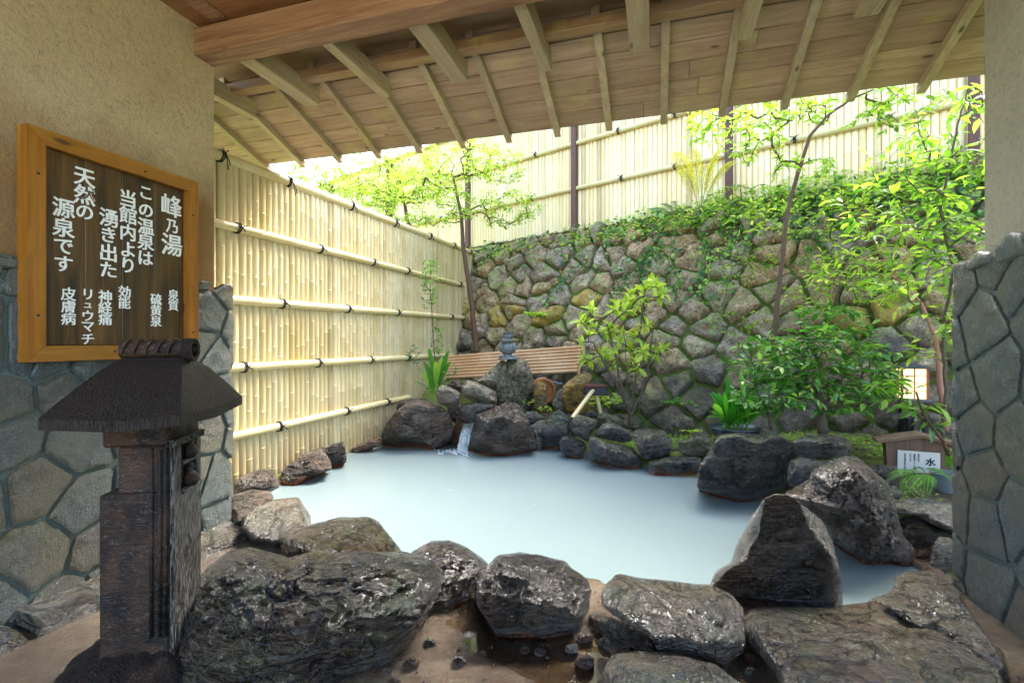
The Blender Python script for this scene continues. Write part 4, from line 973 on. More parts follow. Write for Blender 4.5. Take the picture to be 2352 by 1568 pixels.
for txt, x, rows, bold in cols_:
    mb = MB()
    for ch, (y, h, kx) in zip(txt, rows):
        p = on_x(*cv('c1', x, y), XB); U, V = cv('c1', x, y); d = abs(XB) / abs(ray(U, V)[0])
        glyph(ch, h / 2.2406 * .91875 / FPX * d * 1.14, MT(p[1], p[2]), None, mb, bold, .004, kx)
    mb.build('lettering', M['white'], sg).parent = BPAN
mb = MB()
for yy, zz in ((y0s + .04, z1s - .2), (y0s + .04, z0s + .2), (y1s - .035, z1s - .2), (y1s - .035, z0s + .14), (y0s + .35, z0s + .04), (y0s + .5, z1s - .04)):
    lathe(mb, [(0, -.004), (.006, -.004), (.006, .0015), (0, .0015)], frame((SX, yy, zz), (0, 1, 0), (0, 0, 1), (1, 0, 0)), 8)
mb.build('nail', M['black'], sg)

# ---------------------------------------------------------------- stone lantern in the foreground
def chisel_mat(name, ca, cb, rough=.5):
    t = NT(name); o = t.obj(); o = t.geo().outputs['Position']
    v = t.noise(t.map(o, (1, 1, .16), (0, .1, 0)), 150, 4, .6); n = t.noise(o, 9, 6, .65)
    c = t.mix(t.ramp(v, [(.42, 0.), (.58, 1.)]), ca, cb); c = t.mix(t.math('MULTIPLY', t.ramp(n, [(.4, 0.), (.65, 1.)]), .5), c, S(44, 22, 12))
    return t.set(c, rough, t.bump(t.math('ADD', v, t.math('MULTIPLY', t.noise(o, 40, 5, .7), .8)), 1., .02), Specular_IOR_Level=.25)
M['lant'] = chisel_mat('lantern_stone', S(12, 7, 4), S(46, 36, 27), .45); M['lantd'] = mat_rock('lantern_stone_smooth', S(8, 5, 4), S(19, 12, 8), S(36, 23, 14), .35, .7, bumpk=.35, scale=2)
k_ = .193; e1 = CS * np.array([1, 0, 0]) + SN * np.array([0, 1, 0]); fw_ = np.array([-SN, CS, 0]); e1 = np.array([CS, SN, 0])
a1 = e1 + k_ * fw_; a1 /= np.linalg.norm(a1); a2 = fw_ - k_ * e1; a2 /= np.linalg.norm(a2)
pf = at(388, 1455, 1.75)   # front right foot of the post
OL = pf - a1 * .11 + a2 * .115; OL[2] = 0
ML = frame(OL, a1, a2); M['lantd'].node_tree.nodes['Principled BSDF'].inputs['Specular IOR Level'].default_value = .2
ln = thing('stone_lantern', 'dark carved stone lantern with a wide curved roof in the left foreground', 'stone lantern', (OL[0], OL[1], .03))
# foot carved as a ring of petals
mb = MB(); V, F = ico(5); rr_ = []
for v in V:
    th = math.atan2(v[1], v[0]); cp = math.hypot(v[0], v[1]); pet = 1 + .10 * abs(math.cos(th * 7)) * cp ** 2
    r = pet * (1 + .06 * fbm(v, 3, 4)); rr_.append((v[0] * .26 * r, v[1] * .26 * r, .03 + max(v[2], -.3) * .13 * (1 + .3 * (abs(math.cos(th * 7)) - .5) * cp)))
mb.add(xf(rr_, ML), F); mb.build('foot', M['lant'], ln, True)
zf = pf[2]; mb = MB()
zl, zu = zf + .49, zf + .53
ztop = EYE + (784 - 985) / FPX * 1.66
box(mb, (-.11, -.115, .1), (.11, .115, EYE + (784 - 1130) / FPX * 1.75), .5, ML, .006)
box(mb, (-.052, -.115, EYE + (784 - 1130) / FPX * 1.75 + .0), (.11, .115, ztop - .075), .5, ML, .006)
box(mb, (-.10, -.12, ztop - .075), (.115, .12, ztop + .01), .5, ML, .008)
PIL = mb.build('pillar', M['lantd'], ln)
mb = MB()
for xx in (.055, .082, .1): tube(mb, xf([(xx, -.115, .2), (xx, -.115, ztop - .08)], ML), .007, 8)
mb.build('fluting', M['lantd'], ln, True).parent = PIL
# chiselled side with a niche and a small seated figure
mb = MB(); x0 = .111; zn0 = EYE + (784 - 1135) / FPX * 1.8; zn1 = EYE + (784 - 1005) / FPX * 1.8
box(mb, (x0, -.112, .12), (x0 + .014, .112, zn0), .5, ML, .003); box(mb, (x0, -.112, zn1), (x0 + .014, .112, ztop - .08), .5, ML, .003)
box(mb, (x0, -.112, zn0), (x0 + .014, -.055, zn1), .5, ML, .003); box(mb, (x0, .085, zn0), (x0 + .014, .112, zn1), .5, ML, .003)
box(mb, (x0 - .0, -.055, zn0 - .004), (x0 + .03, .09, zn0 + .012), .5, ML, .004); box(mb, (x0, -.055, (zn0 + zn1) / 2), (x0 + .02, .085, (zn0 + zn1) / 2 + .012), .5, ML, .004)
CHS = mb.build('chiselled_side', chisel_mat('lantern_chiselled', S(18, 16, 13), S(132, 130, 122), .3), ln)
mb = MB()
for zz, s in ((zn0 + .045, 1.), ((zn0 + zn1) / 2 + .045, .9)):
    lathe(mb, [(0, -.035), (.026 * s, -.03), (.03 * s, -.01), (.022 * s, .012), (.01, .022), (.014, .034), (.012, .046), (0, .052)], ML @ np.array([[1, 0, 0, x0 + .012], [0, 1, 0, .02], [0, 0, 1, zz], [0, 0, 0, 1.]]), 12)
mb.build('carved_figure', M['lantd'], ln, True).parent = CHS
# roof: hipped, bulging faces
pr = at(415, 978, 1.60); xr = float((pr - OL) @ a1); yr = float((pr - OL) @ a2); W_ = .40; Dd = .57; zlip = pr[2]
cxr, cyr = xr - W_ / 2, yr + Dd / 2; htop = EYE + (784 - 824) / FPX * 1.85 - zlip
def roof_p(s, t_, q_):  # q 0..1 from eave to ridge, s,t in -1..1
    w2 = W_ / 2 * (1 - q_) + .10 * q_; d2 = Dd / 2 * (1 - q_) + .035 * q_
    z = zlip + .035 + (htop - .035) * (1 - (1 - q_) ** 1.3); return (cxr + s * w2, cyr + t_ * d2, z)
mb = MB()
for side in range(4):
    G = []
    for q_ in np.linspace(0, 1, 14):
        row = []
        for s in np.linspace(-1, 1, 20):
            st = [(s, -1), (1, s), (-s, 1), (-1, -s)][side]; p = np.array(roof_p(*st, q_)); p[2] += .004 * fbm(p, 12, 3) - .015 * (1 - abs(s)) * (1 - q_); row.append(p)
        G.append(row)
    G = np.array(G); Gf = xf(G.reshape(-1, 3), ML).reshape(G.shape); grid(mb, Gf, flip=True)
box(mb, (cxr - .10, cyr - .035, zlip + htop - .01), (cxr + .10, cyr + .035, zlip + htop + .004), .5, ML)
mb.build('roof', M['lant'], ln, True, 40)
mb = MB(); n = 20; low = []; up = []
for side in range(4):
    for s in np.linspace(-1, 1, n, endpoint=False):
        st = [(s, -1), (1, s), (-s, 1), (-1, -s)][side]; sag = -.015 * (1 - abs(s)); low.append((cxr + st[0] * W_ / 2, cyr + st[1] * Dd / 2, zlip + sag)); up.append((cxr + st[0] * W_ / 2, cyr + st[1] * Dd / 2, zlip + .036 + sag))
m = len(low); vs = low + up + [(cxr, cyr, zlip + .02)]
mb.add(xf(vs, ML), [(i, (i + 1) % m, (i + 1) % m + m, i + m) for i in range(m)] + [((i + 1) % m, i, 2 * m) for i in range(m)]); mb.build('roof_lip', M['lant'], ln)
zr_ = zlip + htop + .035; mb = MB()
tube(mb, xf([(cxr - .115, cyr, zr_), (cxr + .115, cyr, zr_)], ML), .034, 20)
for i in range(6):
    xx = cxr - .10 + i * .038; pts = [(xx + .012 * math.sin(a), cyr + .037 * math.cos(a), zr_ + .037 * math.sin(a)) for a in np.linspace(-.3, math.pi + .3, 14)]
    tube(mb, xf(pts, ML), .008, 6)
RRO = mb.build('ridge_roll', M['lantd'], ln, True, 50)
mb = MB(); Mr = ML @ np.array([[0, 0, 1, cxr + .115], [1, 0, 0, cyr], [0, 1, 0, zr_], [0, 0, 0, 1.]])
lathe(mb, [(.0, .0), (.026, .0), (.028, .012), (.042, .014), (.044, .0), (.044, -.02), (.0, -.02)], Mr, 24); lathe(mb, [(0, 0), (.012, .0), (.008, .01), (0, .012)], Mr, 10)
mb.build('ridge_end_disc', M['lant'], ln, True, 40).parent = RRO

# kerb stones along the foot of the left wall
for i, (ya, yb, lab) in enumerate(((.7, 1.35, 'narrow wet kerb stone at the lower left corner along the wall'), (1.36, 1.86, 'mossy kerb stone along the wall behind the stone lantern'), (1.87, 2.5, 'pale kerb stone at the end of the left wall'))):
    mb = MB(); P = []
    for yy in np.linspace(ya, yb, 16):
        P.append([(WX + .20 + .012 * fbm((1, yy, i), 5), yy, .0), (WX + .19 + .015 * fbm((1, yy, i), 5), yy, .085), (WX + .14, yy, .105 + .01 * fbm((2, yy, i), 7)), (WX + .05, yy, .11 + .01 * fbm((3, yy, i), 7)), (WX - .02, yy, .11)])
    P[0] = [(a, b + .01, c - .04) for a, b, c in P[0]]; P[-1] = [(a, b - .01, c - .04) for a, b, c in P[-1]]
    grid(mb, np.array(P), flip=False); o = mb.build('kerb_stone', RM['slab'], None, True, 60)
    tag(o, lab, 'stone', 'kerb stones under the left wall')

# ---------------------------------------------------------------- statue on the pedestal rock
M['granite'] = mat_plain('grey_granite', S(112, 120, 122), .5, .8, 260, .8)
ps_ = at(*cv('c2', 1000, 300), 6.05); kx = 6.05 / FPX * .293
st = thing('stone_statue', 'small grey stone figure with round body, beak-like collar and jar-shaped head on the pedestal rock', 'statue', ps_)
Ms = frame(ps_, e1, fw_)
def zz_(y): return (300 - y) * kx
mb = MB(); lathe(mb, [(0, zz_(306)), (75 * kx, zz_(306)), (70 * kx, zz_(294)), (52 * kx, zz_(288)), (38 * kx, zz_(276)), (30 * kx, zz_(268)), (0, zz_(266))], Ms, 20)
for a in np.linspace(0, 2 * math.pi, 9)[:-1]:
    c = xf([(52 * kx * math.cos(a), 52 * kx * math.sin(a), zz_(285))], Ms)[0]; V, F = ico(3); mb.add(V * np.array([16, 16, 12]) * kx + c, F)
mb.build('base', M['granite'], st, True)
mb = MB(); lathe(mb, [(0, zz_(275)), (34 * kx, zz_(268)), (52 * kx, zz_(245)), (57 * kx, zz_(220)), (50 * kx, zz_(195)), (34 * kx, zz_(180)), (24 * kx, zz_(172)), (0, zz_(170))], Ms, 24, sy=.9)
mb.build('body', M['granite'], st, True)
for s in (-1, 1):
    V, F = ico(4); c = xf([(s * 50 * kx, -8 * kx, zz_(215))], Ms)[0]; mb = MB(); mb.add(V @ np.array([e1 * 17, fw_ * 34, [0, 0, 38]]) * kx + c, F); mb.build('wing', M['granite'], st, True)
mb = MB(); lathe(mb, [(0, zz_(178)), (30 * kx, zz_(176)), (52 * kx, zz_(164)), (44 * kx, zz_(150)), (28 * kx, zz_(142)), (0, zz_(140))], Ms @ np.array([[1, 0, 0, -6 * kx], [0, 1, 0, 0], [0, 0, 1, 0], [0, 0, 0, 1.]]), 20)
mb.build('collar', M['granite'], st, True)
mb = MB(); lathe(mb, [(0, zz_(150)), (34 * kx, zz_(146)), (44 * kx, zz_(128)), (42 * kx, zz_(112)), (34 * kx, zz_(106)), (46 * kx, zz_(101)), (47 * kx, zz_(96)), (36 * kx, zz_(95)), (32 * kx, zz_(102)), (0, zz_(102))], Ms @ np.array([[1, 0, 0, 4 * kx], [0, 1, 0, 0], [0, 0, 1, 0], [0, 0, 0, 1.]]), 24)
mb.build('head', M['granite'], st, True, 50)

# ---------------------------------------------------------------- leaning panel of aged bamboo
q = [at(*cv('c2', 520, 282), 7.0), at(*cv('c2', 1590, 200), 6.75), at(*cv('c2', 1545, 412), 6.55), at(*cv('c2', 520, 465), 6.8)]
bp = thing('leaning_screen', 'leaning panel of aged brown bamboo poles laid sideways behind the statue', 'bamboo panel', (q[3] + q[2]) / 2)
nrm_ = np.cross(q[1] - q[0], q[3] - q[0]); nrm_ /= np.linalg.norm(nrm_); nrm_ *= -np.sign(nrm_ @ fw_)
NB = 8
for i in range(NB):
    f = (i + .5) / NB; p_ = q[0] * (1 - f) + q[3] * f; r_ = q[1] * (1 - f) + q[2] * f
    pole('bamboo_pole', p_ + nrm_ * .01, r_ + nrm_ * .01, np.linalg.norm(q[0] - q[3]) / NB * .5, bp, 'oldbam', .3)
for a_, b_ in ((q[1], q[2]), (q[0], q[3])):
    mb = MB(); d_ = (r_ - p_) / np.linalg.norm(r_ - p_); lo_ = b_ + (b_ - a_) * .03
    tube(mb, [a_ - nrm_ * .03 + d_ * .01, lo_ - nrm_ * .03 + d_ * .01], .022, 4); mb.build('side_batten', M['oldbam'], bp)

# wooden tub on its side, pipe, bamboo spout
M['tub'] = mat_wood('tub_wood', S(160, 96, 50), S(206, 142, 86), 0, .4, knots=False)
tc = at(*cv('c2', 1270, 555), 6.35); tk = 6.35 / FPX * .293
tb = thing('wooden_tub', 'round orange-brown wooden tub lying on its side behind the ochre stone', 'tub', tc)
Mt = frame(tc, e1, np.array([0, 0, 1.]), -(fw_ * .9 + e1 * -.35)) ; Mt[:3, 0] = np.cross(Mt[:3, 1], Mt[:3, 2]); R_ = 98 * tk
mb = MB(); lathe(mb, [(0, -.06), (R_ * .93, -.06), (R_, .0), (R_, .06), (R_ * .9, .062), (R_ * .88, .02), (0, .018)], Mt, 36); TBO = mb.build('tub_body', M['tub'], tb, True, 40)
mb = MB()
for zq in (.035, -.02): tube(mb, xf([((R_ + .004) * math.cos(a), (R_ + .004) * math.sin(a), zq) for a in np.linspace(0, 2 * math.pi, 40)], Mt), .008, 6)
mb.build('hoop', M['tub'], tb, True).parent = TBO
M['pvc'] = mat_plain('grey_plastic', S(120, 132, 138), .4)
mb = MB(); tube(mb, [at(*cv('c2', 1285, 462), 6.5), at(*cv('c2', 1322, 480), 6.5)], .024, 14); tube(mb, [at(*cv('c2', 1320, 478), 6.5), at(*cv('c2', 1430, 500), 6.55)], .011, 10)
pi_ = mb.build('water_pipe', M['pvc'], None, True, 40); tag(pi_, 'short grey plastic pipe under the bamboo panel right of the tub', 'pipe')
sp0 = at(*cv('c2', 1680, 545), 5.62); sb = thing('bamboo_spout', 'bamboo water spout held by a dark wooden block on a bamboo post', 'water spout', at(*cv('c2', 1715, 720), 5.75))
M['block'] = mat_wood('block_wood', S(40, 42, 50), S(66, 66, 72), 0, .5, knots=False); M['blocktop'] = mat_wood('block_top_wood', S(84, 42, 34), S(128, 72, 58), 0, .5, knots=False)
bc = at(*cv('c2', 1688, 545), 5.72); kb = 5.72 / FPX * .293; a_ = frame(bc, e1 * 1 + fw_ * .12, fw_ - e1 * .12)
mb = MB(); box(mb, (-82 * kb, -.06, -42 * kb), (78 * kb, .07, 20 * kb), .5, a_, .008); WBL = mb.build('wooden_block', M['block'], sb)
mb = MB(); box(mb, (-84 * kb, -.066, 20.5 * kb), (80 * kb, .076, 42 * kb), .5, a_, .006); mb.build('block_cap', M['blocktop'], sb).parent = WBL
pole('bamboo_post', at(*cv('c2', 1730, 735), 5.75), at(*cv('c2', 1700, 588), 5.74), .022, sb, 'pole', .2)
pa = at(*cv('c2', 1672, 545), 5.68); pb = at(*cv('c2', 1500, 778), 5.35); dd = (pb - pa) / np.linalg.norm(pb - pa)
SPI = pole('spout_pipe', pa, pb - dd * .02, .024, sb, 'pole', .3)
mb = MB(); tube(mb, [pb - dd * .021, pb - dd * .012], .0175, 14); mb.build('spout_opening', M['black'], sb, True, 40).parent = SPI

# little waterfall
def fall_mat():
    t = NT('falling_water'); o = t.geo().outputs['Position']; n = t.noise(t.map(o, (1, 1, .12)), 45, 4, .6)
    t.set(S(206, 222, 226), .12, t.bump(n, .8, .02)); tr = t.n('ShaderNodeBsdfTransparent'); mx = t.n('ShaderNodeMixShader')
    t.l(t.ramp(n, [(.35, .15), (.6, .65)]), mx.inputs[0]); t.l(tr.outputs[0], mx.inputs[1]); t.l(t.b.outputs[0], mx.inputs[2]); t.l(mx.outputs[0], t.out.inputs[0]); return t.m
M['fall'] = fall_mat()
rows = [((655, 815), (735, 805), 5.72), ((640, 860), (722, 850), 5.6), ((622, 930), (708, 925), 5.52), ((606, 1000), (690, 1005), 5.47), ((600, 1035), (690, 1040), 5.45)]
G = []
for (a_, b_, d_) in rows:
    A = at(*cv('c2', *a_), d_); B = at(*cv('c2', *b_), d_); G.append([A * (1 - f) + B * f - fw_ * .03 * math.sin(math.pi * f) + fw_ * .01 * math.sin(f * 19) for f in np.linspace(0, 1, 14)])
mb = MB(); grid(mb, np.array(G)); G2_ = [[p + fw_ * .02 for p in r] for r in G]; grid(mb, np.array(G2_), flip=True)
wf = mb.build('waterfall', M['fall'], None, True); tag(wf, 'small cascade of water falling into the pool between two big boulders', 'waterfall')
M['foam'] = mat_plain('foam', S(226, 236, 240), .5, .8, 200, .1)
mb = MB(); c = on_z(*cv('c2', 620, 1030), .004)
for i in range(60):
    p = c + np.array([rng.normal() * .16, rng.normal() * .07, .0]); V, F = ico(2); s_ = rng.uniform(.004, .013); mb.add(V * np.array([s_ * 1.6, s_, .004]) + p, F)
fm = mb.build('foam', M['foam'], None, True); tag(fm, kind='stuff', label='white foam and bubbles where the cascade meets the pool')

# ---------------------------------------------------------------- garden lamp (lit), sign house, bucket
D_ = 4.35; kq = D_ / FPX * .91875 / 4.9
lp0 = at(*cv('c4', 235, 1000), D_); lp = thing('garden_lamp', 'lit box-shaped garden lantern on a thick black bamboo-like post', 'garden lamp', lp0)
Ml = frame(at(*cv('c4', 235, 500), D_), e1 * .9 - fw_ * .40, fw_ * .9 + e1 * .40)
t = NT('black_post'); o_ = t.geo().outputs['Position']; pe = t.ramp(t.noise(o_, 7, 3, .5), [(.56, 0.), (.58, 1.)]); t.set(t.mix(pe, S(20, 26, 28), S(132, 134, 118)), .2); M['bpost'] = t.m
mb = MB(); tube(mb, [at(*cv('c4', 228, 1080), D_), at(*cv('c4', 232, 900), D_), at(*cv('c4', 240, 700), D_), at(*cv('c4', 246, 480), D_)], 130 * kq, 24); mb.build('post', M['bpost'], lp, True, 40)
mb = MB(); box(mb, (-160 * kq, -160 * kq, -5 * kq), (160 * kq, 160 * kq, 40 * kq), .5, Ml, .008); mb.build('base_plate', mat_plain('lamp_metal', S(92, 92, 84), .5, .2), lp)
t = NT('lit_paper'); t.set(S(250, 232, 190), .6); t.b.inputs['Emission Color'].default_value = (1, .66, .3, 1); t.b.inputs['Emission Strength'].default_value = .24; M['lit'] = t.m
mb = MB(); box(mb, (-118 * kq, -118 * kq, 42 * kq), (118 * kq, 118 * kq, 395 * kq), .5, Ml); PSH = mb.build('paper_shade', M['lit'], lp)
M['lframe'] = mat_wood('lamp_frame_wood', S(150, 84, 44), S(190, 120, 70), 2, .5, knots=False)
mb = MB()
for sx in (-1, 0, 1):
    for sy in (-1, 0, 1):
        if sx == 0 and sy == 0: continue
        cx_, cy_ = sx * 124 * kq, sy * 124 * kq; h_ = (12 if sx and sy else 6) * kq; box(mb, (cx_ - h_, cy_ - h_, 41 * kq), (cx_ + h_, cy_ + h_, 400 * kq), .5, Ml)
for z_ in (130, 220, 310):
    for s in (-1, 1): box(mb, (-118 * kq, s * 124 * kq - 4 * kq, z_ * kq), (118 * kq, s * 124 * kq + 4 * kq, (z_ + 8) * kq), .5, Ml); box(mb, (s * 124 * kq - 4.5 * kq, -118 * kq, z_ * kq), (s * 124 * kq + 4.5 * kq, 118 * kq, (z_ + 8) * kq), .5, Ml)
mb.build('lattice', M['lframe'], lp).parent = PSH
mb = MB(); w1 = 175 * kq; vs = [(-w1, -w1, 400 * kq), (w1, -w1, 400 * kq), (w1, w1, 400 * kq), (-w1, w1, 400 * kq), (-w1, -w1, 415 * kq), (w1, -w1, 415 * kq), (w1, w1, 415 * kq), (-w1, w1, 415 * kq), (0, 0, 470 * kq)]
mb.add(xf(vs, Ml), [(3, 2, 1, 0), (0, 1, 5, 4), (1, 2, 6, 5), (2, 3, 7, 6), (3, 0, 4, 7), (4, 5, 8), (5, 6, 8), (6, 7, 8), (7, 4, 8)]); mb.build('lamp_roof', mat_plain('lamp_roof_metal', S(60, 66, 72), .4), lp)

Dh = 3.7; kh = Dh / FPX * .91875 / 4.9
hb = at(*cv('c4', 355, 1470), Dh); Mh = frame(hb, e1 * .9 - fw_ * .45, fw_ * .9 + e1 * .45); Mh[:3, :3] *= .82
sh = thing('sign_house', 'small gabled wooden box with a white notice reading water in Japanese', 'sign', hb)
M['cedar'] = mat_wood('weathered_cedar', S(92, 66, 50), S(142, 112, 90), 2, .7, knots=False)
M['cedarx'] = mat_wood('weathered_cedar_roof', S(110, 82, 62), S(150, 122, 98), 0, .7, knots=False)
mb = MB(); prism(mb, [(-.20 * 1.2, -.06), (.26, -.06), (.27, .33), (-.01, .395), (-.262, .33)][:5], Mh, .16, .5); mb.build('box_body', M['cedar'], sh)
for s in (-1, 1):
    ex = np.array([s, 0, -.235]); ex /= np.linalg.norm(ex); mb = MB()
    poly = [(0, .40), (s * .335, .40 - .245 * .335), (s * .335, .425 - .245 * .335), (0, .425)]
    if s > 0: poly = poly[::-1]
    Mr = Mh.copy(); Mr[:3, 3] = Mh[:3, 3] - Mh[:3, 1] * .05; prism(mb, poly[::-1], Mr, .26, .5); mb.build('roof_board', M['cedarx'], sh)
mb = MB(); Mp = Mh.copy(); Mp[:3, 3] = Mh[:3, 3] - Mh[:3, 1] * .012; box(mb, (-.175, 0, .0), (.135, .008, .265), .5, Mp)
pn = mb.build('paper_notice', mat_plain('laminated_paper', S(214, 212, 206), .3, 0, 10, .1), sh)
Mg = lambda x, z: np.array(frame(Mh[:3, 3] + Mh[:3, 0] * x + Mh[:3, 2] * z - Mh[:3, 1] * .0135, Mh[:3, 0], (0, 0, 1), -Mh[:3, 1]))
mb = MB(); glyph('水', .0615, Mg(.066, .178), None, mb, .03, .001); glyph('↓', .07, Mg(.066, .055), None, mb, .0, .001)
for x, txt in ((-.02, '源泉が出て'), (-.05, '温度調整してください。水を'), (-.08, 'ねがいます'), (-.12, 'お湯の温度が高い時は止めて　湯')):
    for i, ch in enumerate(txt):
        if ch != '　': glyph(ch, .0128, Mg(x, .235 - i * .0155), None, mb, .02, .001)
mb.build('lettering', M['black'], sh).parent = pn
bk = at(2178, 1112, 3.45); bu = thing('bucket', 'grey plastic bucket half hidden behind the right wall', 'bucket', bk + np.array([0, 0, -.07]))
mb = MB(); lathe(mb, [(0, -.10), (.075, -.10), (.095, .07), (.102, .072), (.102, .082), (.09, .082), (.07, -.09), (0, -.09)], frame(bk, e1, fw_), 28); mb.build('bucket_body', M['pvc'], bu, True, 40)
# ---------------------------------------------------------------- plants
LM = {}
LM['maple'] = mat_leaf('leaf_fresh', S(74, 104, 34), S(134, 166, 56), S(196, 212, 100), .4, .55)
LM['bright'] = mat_leaf('leaf_bright', S(78, 116, 34), S(140, 178, 58), S(210, 224, 108), .4, .55)
LM['dark'] = mat_leaf('leaf_glossy_dark', S(40, 88, 34), S(86, 144, 56), S(172, 204, 92), .22, .42)
LM['yellow'] = mat_leaf('leaf_yellow_green', S(120, 156, 44), S(172, 196, 72), S(214, 224, 120), .4, .45)
LM['big'] = mat_leaf('leaf_large', S(66, 116, 36), S(124, 170, 56), S(202, 218, 100), .35, .5)
LM['fern'] = mat_leaf('fern_green', S(40, 104, 30), S(84, 150, 48), S(130, 186, 70), .45, .45)
LM['fernb'] = mat_leaf('fern_blue_green', S(40, 92, 54), S(72, 130, 84), S(120, 170, 110), .45, .35)
LM['ferny'] = mat_leaf('fern_yellow', S(170, 170, 50), S(214, 206, 80), S(236, 226, 120), .45, .5)
LM['ivy'] = mat_leaf('ivy_leaf', S(34, 84, 40), S(70, 132, 52), S(170, 200, 96), .3, .35)
LM['dry'] = mat_leaf('dry_leaf', S(92, 48, 28), S(146, 84, 48), S(176, 120, 70), .7, .2)
LM['asp'] = mat_leaf('blade_leaf', S(22, 74, 22), S(54, 128, 34), S(120, 180, 60), .25, .35)
BK = mat_plain('bark_brown', S(96, 70, 48), .7, .8, 120, .6); BK2 = mat_plain('bark_grey', S(96, 84, 68), .75, .8, 120, .7); BKG = mat_plain('stem_green', S(90, 104, 52), .6, .3, 60, .4)

def leaves_mesh(name, P, Dr, N, L, W, tint, mat, parent=None, curl=.15):
    """vectorised leaves: base points, directions, normals, lengths, widths"""
    P = np.asarray(P, float); n = len(P)
    Dr = Dr / (np.linalg.norm(Dr, axis=1)[:, None] + 1e-9); side = np.cross(Dr, N); side /= np.linalg.norm(side, axis=1)[:, None] + 1e-9
    N2 = np.cross(side, Dr); L = np.asarray(L)[:, None]; W = np.asarray(W)[:, None]
    v = np.stack([P, P + Dr * L * .32 + side * W * .46 + N2 * W * .14, P + Dr * L * .68 + side * W * .38 + N2 * (W * .14 - L * curl * .4),
                  P + Dr * L - N2 * L * curl, P + Dr * L * .68 - side * W * .38 + N2 * (W * .14 - L * curl * .4), P + Dr * L * .32 - side * W * .46 + N2 * W * .14,
                  P + Dr * L * .5 - N2 * L * curl * .22], 1).reshape(-1, 3)
    b = np.arange(n)[:, None] * 7
    tr = np.array([[0, 6, 1], [1, 6, 2], [2, 6, 3], [3, 6, 4], [4, 6, 5], [5, 6, 0]])
    F = (b[:, :, None] + tr[None]).reshape(-1, 3)
    off = np.array(parent.location) if parent is not None else P.mean(0)
    me = bpy.data.meshes.new(name); me.vertices.add(len(v)); me.vertices.foreach_set('co', (v - off).ravel())
    me.loops.add(F.size); me.loops.foreach_set('vertex_index', F.ravel().astype(np.int32)); me.polygons.add(len(F))
    me.polygons.foreach_set('loop_start', (np.arange(len(F)) * 3).astype(np.int32)); me.polygons.foreach_set('loop_total', np.full(len(F), 3, np.int32))
    me.update(calc_edges=True); me.validate()
    a = me.attributes.new('tint', 'FLOAT', 'POINT'); a.data.foreach_set('value', np.repeat(tint, 7).astype(np.float32))
    me.materials.append(mat); o = bpy.data.objects.new(name, me); col.objects.link(o)
    if parent is not None: o.parent = parent
    else: o.location = off
    return o

